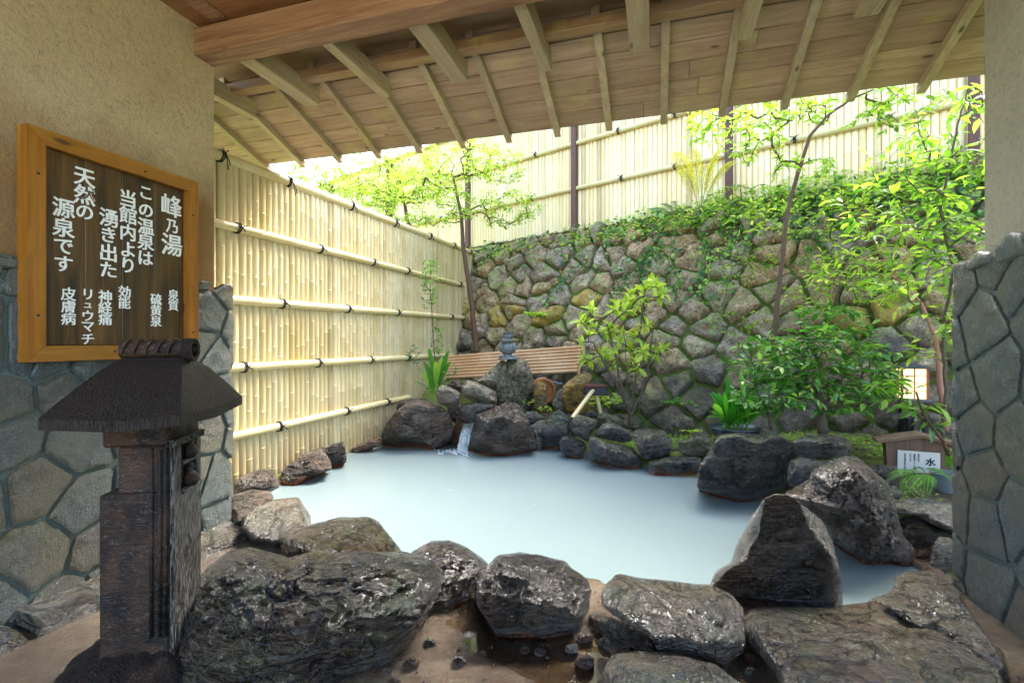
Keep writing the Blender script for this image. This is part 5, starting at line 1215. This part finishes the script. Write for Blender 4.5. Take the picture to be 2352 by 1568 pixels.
def grow(name, label, cat, trunk, rads, blobs, leaf, bark=BK, seed=0, group=None, tip=.0015, shell=.45, wig=.05, stemname='trunk', rmax=None, k_att=1.0, extra=()):
    rg = np.random.default_rng(seed)
    base = np.array(trunk[0], float); T = thing(name, label, cat, base, group)
    # resample trunk
    tp = np.array(trunk, float); seg = np.r_[0, np.cumsum(np.linalg.norm(np.diff(tp, axis=0), axis=1))]
    m = max(6, int(seg[-1] / .06)); ss = np.linspace(0, seg[-1], m); tpp = np.stack([np.interp(ss, seg, tp[:, i]) for i in range(3)], 1); tr = np.interp(ss, seg, rads)
    tpp[1:-1] += rg.normal(size=(m - 2, 3)) * .0025
    mb = MB(); tube(mb, tpp, tr, 10)
    nodes = [p for p in tpp]; i0 = max(1, int(m * .3)) if 'from_' not in leaf else int(m * leaf['from_']); par = [max(0, i - 1) for i in range(m)]; nodes = list(tpp)
    alive = list(range(i0, m)); tg = []
    for (U, V, rU, rV, D, rD, n) in blobs:
        c = at(U, V, D); ku = D / FPX
        for _ in range(n):
            d = rg.normal(size=3); d /= np.linalg.norm(d); r = rg.uniform(shell, 1) ** .6
            tg.append(c + e1 * d[0] * r * rU * ku + np.array([0, 0, 1]) * d[1] * r * rV * ku + fw_ * d[2] * r * rD)
    tg = np.array(tg); order = np.argsort([np.min(np.linalg.norm(tpp[i0:] - t_, axis=1)) for t_ in tg])
    paths = []; cnt = {}
    bare = []
    for pl in extra:
        pl = np.array(pl); sg_ = np.r_[0, np.cumsum(np.linalg.norm(np.diff(pl, axis=0), axis=1))]; mm = max(4, int(sg_[-1] / .07)); q_ = np.linspace(0, sg_[-1], mm)
        pp = np.stack([np.interp(q_, sg_, pl[:, i]) for i in range(3)], 1); j0 = int(np.argmin([np.linalg.norm(x - pp[0]) for x in nodes[:m]])); ids = [j0]
        for i_, p in enumerate(pp[1:]):
            nodes.append(p + rg.normal(size=3) * .006); par.append(ids[-1]); ids.append(len(nodes) - 1)
            if i_ > mm * .55: alive.append(len(nodes) - 1)
        bare.append(ids)
    arr = np.array(nodes)
    for k in order:
        t_ = tg[k]; idx = np.array(alive); cand = arr[idx]; d = np.linalg.norm(cand - t_, axis=1) + .25 * np.maximum(0, cand[:, 2] - t_[2]) * k_att
        j = idx[int(np.argmin(d))]; a = arr[j]; L = np.linalg.norm(t_ - a)
        if L < .03: continue
        ns = max(2, int(L / .07)); prev = a - arr[par[j]]; prev = prev / (np.linalg.norm(prev) + 1e-9) * L * .3
        pts = [a]; ids = [j]
        for s in range(1, ns + 1):
            f = s / ns; c1 = a + prev; p = (1 - f) ** 2 * a + 2 * f * (1 - f) * (c1 * .5 + (a + t_) * .25 + np.array([0, 0, .06 * L])) + f * f * t_
            p = p + rg.normal(size=3) * wig * L / ns * .6
            nodes.append(p); par.append(ids[-1]); ids.append(len(nodes) - 1); alive.append(len(nodes) - 1); pts.append(p)
        arr = np.array(nodes); paths.append(ids)
    # pipe-model radii
    n = len(nodes); c = np.zeros(n)
    for ids in paths + bare: c[ids[-1]] += 1
    for i in range(n - 1, m - 1, -1): c[par[i]] += c[i]
    lim = rmax or rads[-1] * 1.6
    for ids in paths + bare:
        pts = arr[ids]; rr_ = np.minimum(tip * np.maximum(c[ids], 1) ** .5, lim); rr_[0] = min(rr_[1] * 1.1, lim)
        tube(mb, pts, rr_, 5 if rr_[0] < .008 else 7, False)
    mb.build(stemname, bark, T, True)
    # leaves
    P = []; Dv = []; Nn = []; Ls = []
    for ids in paths:
        pts = arr[ids]; sl_ = np.r_[0, np.cumsum(np.linalg.norm(np.diff(pts, axis=0), axis=1))]; tot = sl_[-1]; cov = min(tot, leaf['span'])
        nl = max(3, int(cov / leaf['gap']))
        for q in range(nl):
            s = tot - cov * q / nl; p = np.array([np.interp(s, sl_, pts[:, i]) for i in range(3)]); i_ = min(len(pts) - 2, np.searchsorted(sl_, s) - 1); i_ = max(i_, 0)
            tdir = pts[i_ + 1] - pts[i_]; tdir /= np.linalg.norm(tdir) + 1e-9
            sd_ = np.cross(tdir, [0, 0, 1.]); sd_ /= np.linalg.norm(sd_) + 1e-9
            for w_ in range(leaf.get('whorl', 1)):
                sg = (-1) ** (q + w_)
                if leaf.get('whorl', 1) > 2: ang = 2 * math.pi * w_ / leaf['whorl'] + q; dv = tdir * .35 + sd_ * math.cos(ang) + np.cross(tdir, sd_) * math.sin(ang)
                else: dv = tdir * (1.0 if q == 0 else .55) + sd_ * sg * (.2 if q == 0 else .9)
                dv = dv + rg.normal(size=3) * .25 - np.array([0, 0, leaf.get('droop', .15)])
                P.append(p + rg.normal(size=3) * leaf.get('scat', .004)); Dv.append(dv); nn = np.array([0, 0, 1.]) + rg.normal(size=3) * leaf.get('tilt', .45); Nn.append(nn); Ls.append(leaf['len'] * rg.uniform(.65, 1.2))
    Ls = np.array(Ls); tint = np.clip(rg.normal(leaf.get('tm', .45), .22, len(Ls)), 0, 1)
    leaves_mesh('foliage', P, np.array(Dv), np.array(Nn), Ls, Ls * leaf['asp'] * rg.uniform(.85, 1.15, len(Ls)), tint, leaf['mat'], T)
    return T
def A(*a): return [at(*p) for p in a]

# left tree behind the bamboo fence
grow('slender_tree', 'slender reddish-trunked tree with airy green crown in the far left corner', 'tree',
     A((1095, 812, 7.3), (1086, 720, 7.35), (1075, 640, 7.4), (1063, 560, 7.45), (1060, 500, 7.5), (1048, 440, 7.5), (1040, 400, 7.5)), [.042, .04, .036, .032, .026, .02, .014],
     [(1060, 370, 110, 45, 7.5, .5, 120), (980, 470, 130, 50, 7.3, .6, 130), (1170, 480, 80, 45, 7.5, .5, 90), (1130, 380, 80, 50, 7.6, .5, 80), (900, 430, 110, 35, 7.4, .5, 90), (830, 440, 60, 24, 7.3, .3, 40)],
     dict(len=.062, asp=.42, span=.26, gap=.011, mat=LM['maple'], from_=.55, droop=.2, scat=.028, tm=.5), seed=1)
grow('slender_tree', 'light green tree showing over the left bamboo fence under the eave', 'tree',
     A((893, 600, 9.0), (890, 470, 9.0), (893, 400, 9.0), (885, 360, 9.0)), [.045, .04, .035, .03],
     [(840, 400, 110, 45, 8.6, .7, 130), (760, 410, 80, 30, 8.0, .5, 90), (920, 380, 90, 40, 8.8, .6, 100), (700, 395, 50, 18, 7.8, .4, 40)],
     dict(len=.066, asp=.42, span=.28, gap=.012, mat=LM['maple'], from_=.5, scat=.03, tm=.55), seed=2)
grow('slender_tree', 'small bushy tree between the two taller trees just above the fence top', 'tree',
     A((945, 560, 8.2), (935, 500, 8.2), (925, 440, 8.2)), [.035, .03, .025],
     [(950, 430, 90, 35, 8.0, .5, 110), (860, 450, 70, 25, 7.8, .4, 70), (1010, 430, 60, 40, 8.0, .4, 60)],
     dict(len=.06, asp=.42, span=.26, gap=.012, mat=LM['maple'], from_=.4, scat=.03, tm=.5), seed=22)
# right tree
grow('slender_tree', 'tall curved bare-trunked tree with layered branches before the stone wall', 'tree',
     A((1772, 820, 5.0), (1785, 700, 5.0), (1800, 570, 5.0), (1806, 500, 5.0), (1820, 440, 5.0), (1842, 370, 5.0), (1862, 308, 5.0), (1905, 262, 5.0), (1960, 225, 4.9), (2030, 195, 4.9)), [.024, .023, .022, .021, .02, .018, .016, .013, .01, .007],
     [(1690, 290, 120, 28, 4.9, .5, 46), (1780, 250, 110, 28, 5.0, .5, 40), (1950, 240, 120, 35, 4.9, .5, 40), (1640, 265, 70, 14, 4.8, .4, 22), (2080, 250, 80, 40, 4.8, .4, 26), (1850, 390, 100, 25, 5.0, .4, 18), (1740, 340, 60, 22, 5.0, .4, 16)],
     dict(len=.078, asp=.48, span=.32, gap=.022, mat=LM['bright'], from_=.52, droop=.1, tm=.45), seed=3, wig=.05, bark=BK)
# big-leaved shrub hanging in from the right
grow('tall_shrub', 'tall loose shrub with large pointed bright leaves beside the right wall', 'shrub',
     A((2165, 1010, 3.6), (2172, 900, 3.6), (2165, 760, 3.6), (2190, 620, 3.55), (2160, 480, 3.5), (2190, 330, 3.5), (2215, 230, 3.5)), [.012, .012, .011, .010, .009, .007, .005],
     [(2170, 290, 80, 90, 3.5, .3, 50), (2190, 420, 70, 80, 3.5, .3, 50), (2070, 370, 70, 60, 3.6, .3, 22), (2190, 560, 70, 80, 3.4, .25, 46), (2130, 500, 90, 50, 3.6, .3, 30), (2170, 700, 70, 80, 3.5, .25, 30), (1990, 470, 100, 50, 3.7, .3, 26), (2090, 620, 90, 60, 3.7, .3, 30)],
     dict(len=.09, asp=.38, span=.22, gap=.034, mat=LM['big'], from_=.25, droop=.25, tm=.5), seed=4, bark=BK2, wig=.12)
grow('tall_shrub', 'pale-stemmed shrub with sprays of narrow leaves behind the garden lamp', 'shrub',
     A((2172, 990, 3.9), (2160, 880, 3.9), (2150, 780, 3.9), (2120, 700, 3.95), (2060, 640, 4.0)), [.022, .02, .017, .013, .009],
     [(2040, 560, 110, 50, 4.1, .3, 30), (2110, 660, 90, 60, 4.0, .3, 26), (2130, 780, 60, 60, 3.9, .2, 22), (1960, 620, 90, 40, 4.2, .3, 22)],
     dict(len=.085, asp=.34, span=.2, gap=.036, mat=LM['bright'], from_=.3, tm=.4), seed=5, bark=mat_plain('bark_pinkish', S(168, 120, 100), .7, .5, 100, .4))
# arching bare branch with sparse leaves over the wall top
grow('arching_shrub', 'shrub of long arching pale twigs with yellow-green leaves on top of the stone wall', 'shrub',
     A((2240, 560, 4.7), (2150, 510, 4.9), (2050, 535, 5.0), (1960, 570, 5.1), (1880, 590, 5.2)), [.014, .012, .01, .008, .005],
     [(1900, 500, 140, 55, 5.3, .3, 60), (2000, 450, 120, 55, 5.2, .3, 60), (1780, 500, 110, 45, 5.5, .3, 50), (1960, 600, 110, 40, 5.2, .3, 22), (2100, 480, 80, 60, 5.0, .3, 30)],
     dict(len=.085, asp=.4, span=.2, gap=.036, mat=LM['bright'], from_=.0, tm=.62), seed=6, bark=BK2)
grow('wall_shrub', 'light green seedling shrub growing from the top of the wall beside the right tree', 'shrub',
     A((1700, 520, 6.3), (1705, 470, 6.3), (1700, 430, 6.3)), [.01, .008, .005],
     [(1720, 470, 110, 45, 6.2, .3, 60), (1620, 490, 90, 30, 6.4, .3, 40)], dict(len=.075, asp=.45, span=.16, gap=.032, mat=LM['bright'], from_=.0, tm=.55), seed=7, bark=BK2)
grow('climbing_shrub', 'trailing pale-leaved shrub hanging on the stone wall left of the right tree', 'shrub',
     A((1720, 560, 6.0), (1680, 620, 5.9), (1660, 700, 5.75)), [.008, .006, .004],
     [(1680, 620, 60, 70, 5.85, .12, 40), (1740, 590, 60, 40, 5.85, .12, 30), (1700, 740, 90, 30, 5.6, .12, 30)], dict(len=.055, asp=.55, span=.16, gap=.03, mat=LM['bright'], from_=.0, tm=.5), seed=8, bark=BK2)
grow('climbing_shrub', 'light leafy growth hanging on the wall right of the curved tree', 'shrub',
     A((1960, 560, 5.2), (1930, 640, 5.1), (1920, 710, 5.0)), [.008, .006, .004],
     [(1930, 620, 90, 50, 5.1, .15, 50), (2020, 660, 80, 50, 4.9, .15, 44), (1860, 680, 60, 40, 5.1, .12, 26)], dict(len=.075, asp=.42, span=.18, gap=.03, mat=LM['bright'], from_=.0, tm=.6), seed=18, bark=BK2)
grow('climbing_shrub', 'trailing sprays of small leaves in the middle of the stone wall', 'shrub',
     A((1480, 560, 6.9), (1470, 620, 6.8), (1460, 680, 6.7)), [.006, .005, .003],
     [(1480, 620, 60, 60, 6.75, .1, 40), (1540, 580, 60, 30, 6.8, .1, 30), (1420, 640, 30, 40, 6.8, .1, 16)], dict(len=.06, asp=.6, span=.16, gap=.03, mat=LM['ivy'], from_=.0, tm=.55), seed=19, bark=BK2)
# camellia
grow('camellia_bush', 'dense low bush with glossy dark green leaves behind the black boulder', 'shrub',
     A((1890, 995, 4.35), (1888, 965, 4.35), (1885, 940, 4.35), (1880, 900, 4.35)), [.045, .04, .03, .02],
     [(1890, 830, 170, 95, 4.4, .45, 230), (1780, 830, 100, 60, 4.35, .35, 90), (1975, 870, 75, 75, 4.3, .3, 90), (1860, 910, 150, 40, 4.2, .35, 60), (1900, 740, 90, 50, 4.5, .3, 50)],
     dict(len=.085, asp=.46, span=.18, gap=.024, mat=LM['dark'], from_=.2, droop=.2, tm=.45), seed=9, bark=BK2, rmax=.014)
grow('camellia_bush', 'small side bush with drooping glossy leaves just right of the potted plant', 'shrub',
     A((1772, 985, 4.3), (1765, 950, 4.3), (1760, 920, 4.3)), [.016, .013, .01],
     [(1760, 890, 70, 50, 4.2, .25, 50), (1720, 910, 50, 24, 4.1, .2, 24), (1800, 860, 60, 50, 4.3, .25, 36)],
     dict(len=.075, asp=.46, span=.16, gap=.028, mat=LM['dark'], from_=.2, droop=.25, tm=.5), seed=10, bark=BK2, rmax=.01)
grow('camellia_bush', 'leafy branch with broad dull green leaves in front of the garden lamp', 'shrub',
     A((2188, 1070, 3.35), (2165, 1010, 3.33), (2125, 960, 3.3), (2105, 900, 3.3)), [.012, .011, .009, .006],
     [(2060, 900, 60, 50, 3.5, .15, 16), (2135, 950, 60, 30, 3.3, .12, 10), (2192, 1040, 14, 30, 3.3, .08, 4)],
     dict(len=.11, asp=.42, span=.16, gap=.055, mat=LM['big'], from_=.2, droop=.3, tm=.25), seed=11, bark=BK)
# yellow-green shrub: bare stems with whorls of pale leaves at the ends
grow('yellow_shrub', 'upright shrub with pale yellow-green leaf rosettes on thin bare stems in front of the wall', 'shrub',
     A((1449, 975, 5.75), (1448, 962, 5.75), (1447, 945, 5.75)), [.03, .026, .02],
     [(1370, 790, 50, 45, 5.75, .25, 10), (1440, 800, 50, 60, 5.75, .25, 11), (1480, 680, 50, 50, 5.8, .25, 14), (1410, 730, 50, 40, 5.8, .25, 10), (1500, 790, 30, 50, 5.7, .2, 6), (1350, 730, 30, 30, 5.8, .2, 6)],
     dict(len=.125, asp=.38, span=.05, gap=.017, whorl=3, mat=LM['yellow'], from_=.3, droop=-.25, tm=.5), seed=12, bark=BK2, tip=.0048, wig=.05, rmax=.014, k_att=-.1, extra=[A((1449, 955, 5.75), (1420, 890, 5.7), (1385, 830, 5.7), (1365, 790, 5.7)), A((1449, 950, 5.75), (1440, 880, 5.75), (1436, 800, 5.7), (1432, 760, 5.7)), A((1450, 955, 5.75), (1475, 900, 5.75), (1490, 830, 5.75), (1500, 760, 5.75)), A((1449, 960, 5.78), (1460, 880, 5.8), (1470, 760, 5.85), (1478, 690, 5.85)), A((1448, 960, 5.72), (1430, 900, 5.65), (1410, 800, 5.65), (1395, 740, 5.7))])
# thin sapling with small leaves by the left fence
grow('thin_sapling', 'thin sapling with small dark leaves standing against the left bamboo fence', 'sapling',
     A((1000, 905, 6.6), (998, 820, 6.6), (993, 740, 6.6), (988, 660, 6.6), (990, 600, 6.6)), [.008, .007, .006, .005, .003],
     [(990, 640, 26, 50, 6.6, .12, 60), (1003, 780, 14, 50, 6.6, .1, 30), (985, 690, 18, 30, 6.6, .1, 24)], dict(len=.05, asp=.45, span=.12, gap=.011, mat=LM['dark'], from_=.2, tm=.6, droop=-.1), seed=13, bark=BK2)
grow('thin_sapling', 'short sprig of tiny leaves low against the left fence beside the aspidistra', 'sapling',
     A((985, 885, 6.4), (965, 850, 6.4), (950, 825, 6.4)), [.005, .004, .003],
     [(948, 815, 20, 26, 6.4, .1, 16), (1035, 850, 16, 20, 6.4, .1, 8)], dict(len=.04, asp=.45, span=.1, gap=.014, mat=LM['fernb'], from_=.3, tm=.5, droop=-.1), seed=14, bark=BK2)

# ferns
def fern(label, base, fronds, mat, group=None, plen=.07, stem=BKG):
    b = np.array(base); T = thing('fern', label, 'fern', b, group); mb = MB(); P = []; Dv = []; Nn = []; Ls = []; Ws = []
    for (tipp, arch) in fronds:
        tp = np.array(tipp); mid = (b + tp) / 2 + np.array([0, 0, arch]); pts = np.array([(1 - t) ** 2 * b + 2 * t * (1 - t) * mid + t * t * tp for t in np.linspace(0, 1, 30)])
        tube(mb, pts, np.linspace(.004, .0012, 30), 5)
        L = np.linalg.norm(tp - b)
        for i in range(7, 30):
            f = (i - 7) / 23; tl = pts[min(i, 29)] - pts[i - 1]; tl /= np.linalg.norm(tl); sd = np.cross(tl, [0, 0, 1.]); sd /= np.linalg.norm(sd) + 1e-9
            pl = plen * (math.sin(math.pi * (f * .8 + .2)) ** .8) * L / .5
            for sg in (-1, 1):
                d = sd * sg + tl * .35 - np.array([0, 0, .15])
                d /= np.linalg.norm(d)
                for k in range(5):
                    P.append(pts[i] + d * pl * k / 5); Dv.append(d + tl * (.9 if k % 2 else -.35)); Nn.append([0, 0, 1.]); Ls.append(pl * .36 * (1 - k * .1)); Ws.append(pl * .14)
                P.append(pts[i]); Dv.append(d); Nn.append([0, 0, 1.]); Ls.append(pl); Ws.append(pl * .10)
    mb.build('stalk', stem, T, True); leaves_mesh('frond', P, np.array(Dv), np.array(Nn), Ls, Ws, rng.uniform(.2, .8, len(P)), mat, T, .08); return T
fern('green fern on the ledge stone below the small sign house', at(2130, 1095, 3.15), [(at(2035, 1105, 3.1), .12), (at(2075, 1140, 2.95), .12), (at(2120, 1150, 2.9), .13), (at(2200, 1120, 3.0), .12), (at(2160, 1090, 3.3), .1), (at(2095, 1085, 3.3), .1)], LM['fern'], plen=.085)
fern('tall yellowing fern rising above the wall top against the bamboo screen', at(1608, 492, 6.35), [(at(1545, 350, 6.2), .35), (at(1590, 345, 6.3), .3), (at(1655, 345, 6.2), .3), (at(1690, 370, 6.1), .3), (at(1560, 390, 6.1), .3), (at(1625, 380, 6.2), .3)], LM['ferny'], plen=.085)
fern('blue-green fern on the wall top left of the yellowing fern', at(1555, 508, 6.4), [(at(1490, 480, 6.2), .14), (at(1520, 468, 6.3), .14), (at(1590, 475, 6.2), .14), (at(1545, 462, 6.3), .14)], LM['fernb'], plen=.09)
fern('tiny yellow-green fern sprouting from a joint in the middle of the stone wall', at(1480, 745, 6.4), [(at(1455, 748, 6.2), .04), (at(1500, 755, 6.2), .04), (at(1440, 765, 6.2), .03), (at(1480, 770, 6.1), .03)], LM['ferny'], plen=.08)
fern('small pale fern in the stone wall above the yellow shrub', at(1560, 640, 6.5), [(at(1530, 632, 6.3), .04), (at(1590, 640, 6.3), .04), (at(1560, 660, 6.2), .03)], LM['fern'], plen=.08)

# broad-bladed plants
def blades(name, label, base, tips, mat, w=.035, spread=.05, parent=None, stems=True):
    b = np.array(base); T = parent or thing(name, label, 'plant', b); rg = np.random.default_rng(len(tips)); mb = MB()
    for (tp, ww) in tips:
        tp = np.array(tp); s = b + np.array([rg.uniform(-1, 1) * spread, rg.uniform(-1, 1) * spread * .6, 0]); L = np.linalg.norm(tp - s); mid = (s + tp) / 2 + np.array([0, 0, L * .22])
        sd = np.cross(tp - s + np.array([.01, .0, 0]), [0, 0, 1.]); sd = sd / (np.linalg.norm(sd) + 1e-9); 
        if abs((tp - s)[2]) > .8 * L: sd = e1 * math.cos(rg.uniform(-.8, .8)) + fw_ * .5; sd /= np.linalg.norm(sd)
        rows = []
        for t in np.linspace(0, 1, 12):
            p = (1 - t) ** 2 * s + 2 * t * (1 - t) * mid + t * t * tp; wd = w * ww * (.12 if t < .2 else math.sin(math.pi * min(1, (t - .12) / .9)) ** .75) + .002
            dn = np.cross(sd, tp - s); dn /= np.linalg.norm(dn) + 1e-9
            rows.append([p - sd * wd, p + dn * wd * -.35, p + sd * wd])
        grid(mb, np.array(rows), rg.uniform(.2, .9))
    mb.build('blade', mat, T, True); return T
rg2 = np.random.default_rng(5)
pb_ = at(1688, 985, 4.15)
pt = thing('potted_plant', 'broad-leaved plant with upright striped blades in a dark shallow pot', 'potted plant', pb_)
tips = []
for i in range(26):
    U = 1688 + rg2.normal() * 48; V = 930 + rg2.normal() * 22; tips.append((at(U, V, 4.15 + rg2.normal() * .1), rg2.uniform(.8, 1.25)))
tips += [(at(1672, 860, 4.2), .9), (at(1700, 850, 4.2), .9), (at(1625, 958, 4.0), 1.), (at(1745, 948, 4.1), 1.)]
blades('', '', pb_, tips, LM['asp'], .034, .10, pt)
mb = MB(); lathe(mb, [(0, -.07), (.15, -.07), (.19, -.01), (.205, .015), (.20, .02), (.18, .0), (0, -.005)], frame(pb_ + np.array([0, 0, -.0]), e1, fw_), 30); mb.build('pot', mat_plain('dark_pot', S(30, 46, 58), .3), pt, True, 40)
b_ = at(1000, 905, 6.3)
blades('aspidistra', 'clump of long dark green blades at the foot of the left bamboo fence', b_, [(at(u, v, 6.25), 1) for u, v in ((1030, 805), (1015, 820), (985, 800), (1000, 830), (965, 850), (1022, 850), (950, 875), (1035, 830), (975, 830), (990, 860))], LM['dark'], .034, .05)

# weeds and seedlings
def weeds(name, label, c, r, n, mat, ln_, asp=.5, h=.1, cat='plant', group=None):
    rg = np.random.default_rng(int(abs(c[0] * 100) + n)); T = thing(name, label, cat, c, group); mb = MB(); P = []; Dv = []; L = []
    for i in range(n):
        s = np.array(c) + np.array([rg.normal() * r, rg.normal() * r * .7, -.02]); e = s + np.array([rg.normal() * h * .4, rg.normal() * h * .4, rg.uniform(.5, 1.2) * h]); tube(mb, [s, (s + e) / 2 + rg.normal(size=3) * .01, e], .0014, 4)
        for k in range(6): a = rg.uniform(0, 6.28); P.append(e - (e - s) * rg.uniform(0, .4)); Dv.append([math.cos(a), math.sin(a), rg.uniform(-.1, .4)]); L.append(ln_ * rg.uniform(.6, 1.2))
    L = np.array(L); mb.build('stem', BKG, T, True); leaves_mesh('foliage', P, np.array(Dv), np.array([[0, 0, 1.]] * len(P)) + rg.normal(size=(len(P), 3)) * .3, L, L * asp, rg.uniform(.3, 1, len(P)), mat, T); return T
weeds('weed', 'bright green weeds between the golden rock and the yellow shrub', at(1385, 935, 6.0), .16, 34, LM['bright'], .06, .5, .16)
weeds('weed', 'small weeds at the foot of the ochre stone by the tub', at(*cv('c2', 1290, 710), 5.95), .05, 10, LM['bright'], .04, .5, .07)
weeds('weed', 'tiny sprig at the foot of the pedestal rock', at(*cv('c2', 1155, 690), 5.95), .03, 6, LM['bright'], .035, .5, .12)
weeds('weed', 'small leafy weed on the moss in front of the round brown stone', at(1590, 990, 5.0), .05, 8, LM['bright'], .05, .35, .04)
weeds('weed', 'low ferny weed at the foot of the wall right of the yellow shrub', at(1560, 925, 5.7), .14, 16, LM['fern'], .05, .4, .06)
weeds('weed', 'sprigs of bright leaves hanging on the wall under the ochre stones', at(1235, 730, 7.4), .10, 18, LM['bright'], .07, .7, .1)
# ivy and mixed growth along the top of the wall
def wall_front(s, h, o=.12): return WP(s, h, o)
P = []; Dv = []; Nn = []; L = []; rg = np.random.default_rng(77); mb = MB()
for i in range(260):
    s = rg.uniform(.3, 8.2); dens = .12 + .88 * sm(2.2, 5.5, s)
    if rg.random() > dens: continue
    ln_ = abs(rg.normal()) * .34 + .12; 
    if rg.random() < .14 and 1.0 < s < 5: ln_ = rg.uniform(.7, 1.5)
    p = WP(s, SLN + .02, .02); pts = [BP(s, -.05 + rg.uniform(0, .1), WT + .05 + rg.uniform(0, .12) * sm(2, 6, s)), WP(s, SLN - .02, .16)]; q = s; h = SLN - .05
    while ln_ > 0:
        q += rg.normal() * .045; h -= .06; ln_ -= .06; pts.append(WP(q, h, .15 + rg.normal() * .02))
    tube(mb, pts, .003, 4, False)
    for pp_ in pts:
        for k in range(rg.integers(1, 4)):
            P.append(np.array(pp_) + rg.normal(size=3) * .03); a = rg.uniform(0, 6.28); Dv.append(e1 * math.cos(a) + np.array([0, 0, 1]) * math.sin(a) * .8 - np.array([0, 0, .4]) - fw_ * .3); Nn.append(-fw_ + rg.normal(size=3) * .5 + np.array([0, 0, .5])); L.append(rg.uniform(.03, .075))
L = np.array(L); iv = thing('ivy', 'ivy trailing along and down the top of the stone wall', 'ivy', WP(4, SLN, 0)); mb.build('vine', BK2, iv, True)
leaves_mesh('foliage', P, np.array(Dv), np.array(Nn), L, L * .85, rg.uniform(.1, 1, len(L)), LM['ivy'], iv, .1)
# ground cover on the wall top
P = []; Dv = []; L = []
for i in range(8000):
    s = rg.uniform(-.5, 8.6); k = sm(1.2, 5.5, s)
    if rg.random() > .18 + .82 * k: continue
    hgt = rg.uniform(0, 1) ** 2 * (.06 + .30 * k * (.5 + .5 * math.sin(s * 3.1) ** 2)); o = rg.uniform(-.02, .34)
    P.append(np.array(BP(s, o, WT + hgt - max(0, o - .1) * 1.1))); a = rg.uniform(0, 6.28); Dv.append([math.cos(a), math.sin(a), rg.uniform(-.4, .7)]); L.append(rg.uniform(.03, .085))
L = np.array(L); gc = leaves_mesh('undergrowth', P, np.array(Dv), np.array([[0, -.4, 1.]] * len(P)) + rg.normal(size=(len(P), 3)) * .45, L, L * .5, rg.uniform(.2, 1, len(P)), LM['bright']); tag(gc, 'mixed low leafy undergrowth along the wall top', kind='stuff')
P = []; Dv = []; L = []
for i in range(420):
    s = rg.uniform(.8, 5.6); h = SLN * rg.choice([rg.uniform(.3, 1.0), rg.uniform(.85, 1)]) + rg.normal() * .05; P.append(WP(s, min(h, SLN), .15)); Dv.append([rg.normal() * .5, -.4, -1]); L.append(rg.uniform(.03, .08))
L = np.array(L); dl = leaves_mesh('dry_leaves', P, np.array(Dv), rg.normal(size=(len(P), 3)) + [0, -1, .3], L, L * .35, rg.uniform(0, 1, len(P)), LM['dry']); tag(dl, 'dry brown leaf remains caught on the wall', kind='stuff')
# moss tufts and ground cover on the garden floor
P = []; Dv = []; L = []
while len(P) < 9000:
    x = rg.uniform(-1.6, 2.6); y = rg.uniform(3.2, 7.2)
    if y > 7.9 - .4 * x - 1.3 + .3: continue
    if float(pool_sd(np.array([x]), np.array([y]))[0]) < .35: continue
    if MN.noise(Vector((x * 1.7, y * 1.7, 3))) < -.12: continue
    P.append([x, y, gz(x, y) + .035 * fbm((x, y, 3.), 1.6, 3) * 0 + rg.uniform(0, .03)]); a = rg.uniform(0, 6.28); Dv.append([math.cos(a), math.sin(a), rg.uniform(.2, 1.2)]); L.append(rg.uniform(.012, .035))
L = np.array(L); mg = leaves_mesh('moss', P, np.array(Dv), rg.normal(size=(len(P), 3)) * .4 + [0, 0, 1], L, L * .5, rg.uniform(.2, 1, len(P)), LM['bright']); tag(mg, 'low moss and ground cover on the garden floor', kind='stuff')
P = []; Dv = []; L = []
for i in range(500):
    x = rg.uniform(-3.2, 2.4); y = rg.uniform(3.2, 7.2)
    if float(pool_sd(np.array([x]), np.array([y]))[0]) < .3 or y > 7.9 - .4 * x - 1.0: continue
    P.append([x, y, gz(x, y) + .02]); a = rg.uniform(0, 6.28); Dv.append([math.cos(a), math.sin(a), rg.uniform(0, .3)]); L.append(rg.uniform(.025, .06))
for i in range(220):
    p = at(rg.normal(930, 45), rg.normal(918, 10), rg.uniform(6.2, 6.9)); P.append([p[0], p[1], gz(p[0], p[1]) + .03]); a = rg.uniform(0, 6.28); Dv.append([math.cos(a), math.sin(a), .1]); L.append(rg.uniform(.03, .06))
L = np.array(L); lf = leaves_mesh('fallen_leaves', P, np.array(Dv), rg.normal(size=(len(P), 3)) * .3 + [0, 0, 1], L, L * .4, rg.uniform(0, 1, len(P)), LM['dry']); tag(lf, 'dry fallen leaves on the soil', kind='stuff')
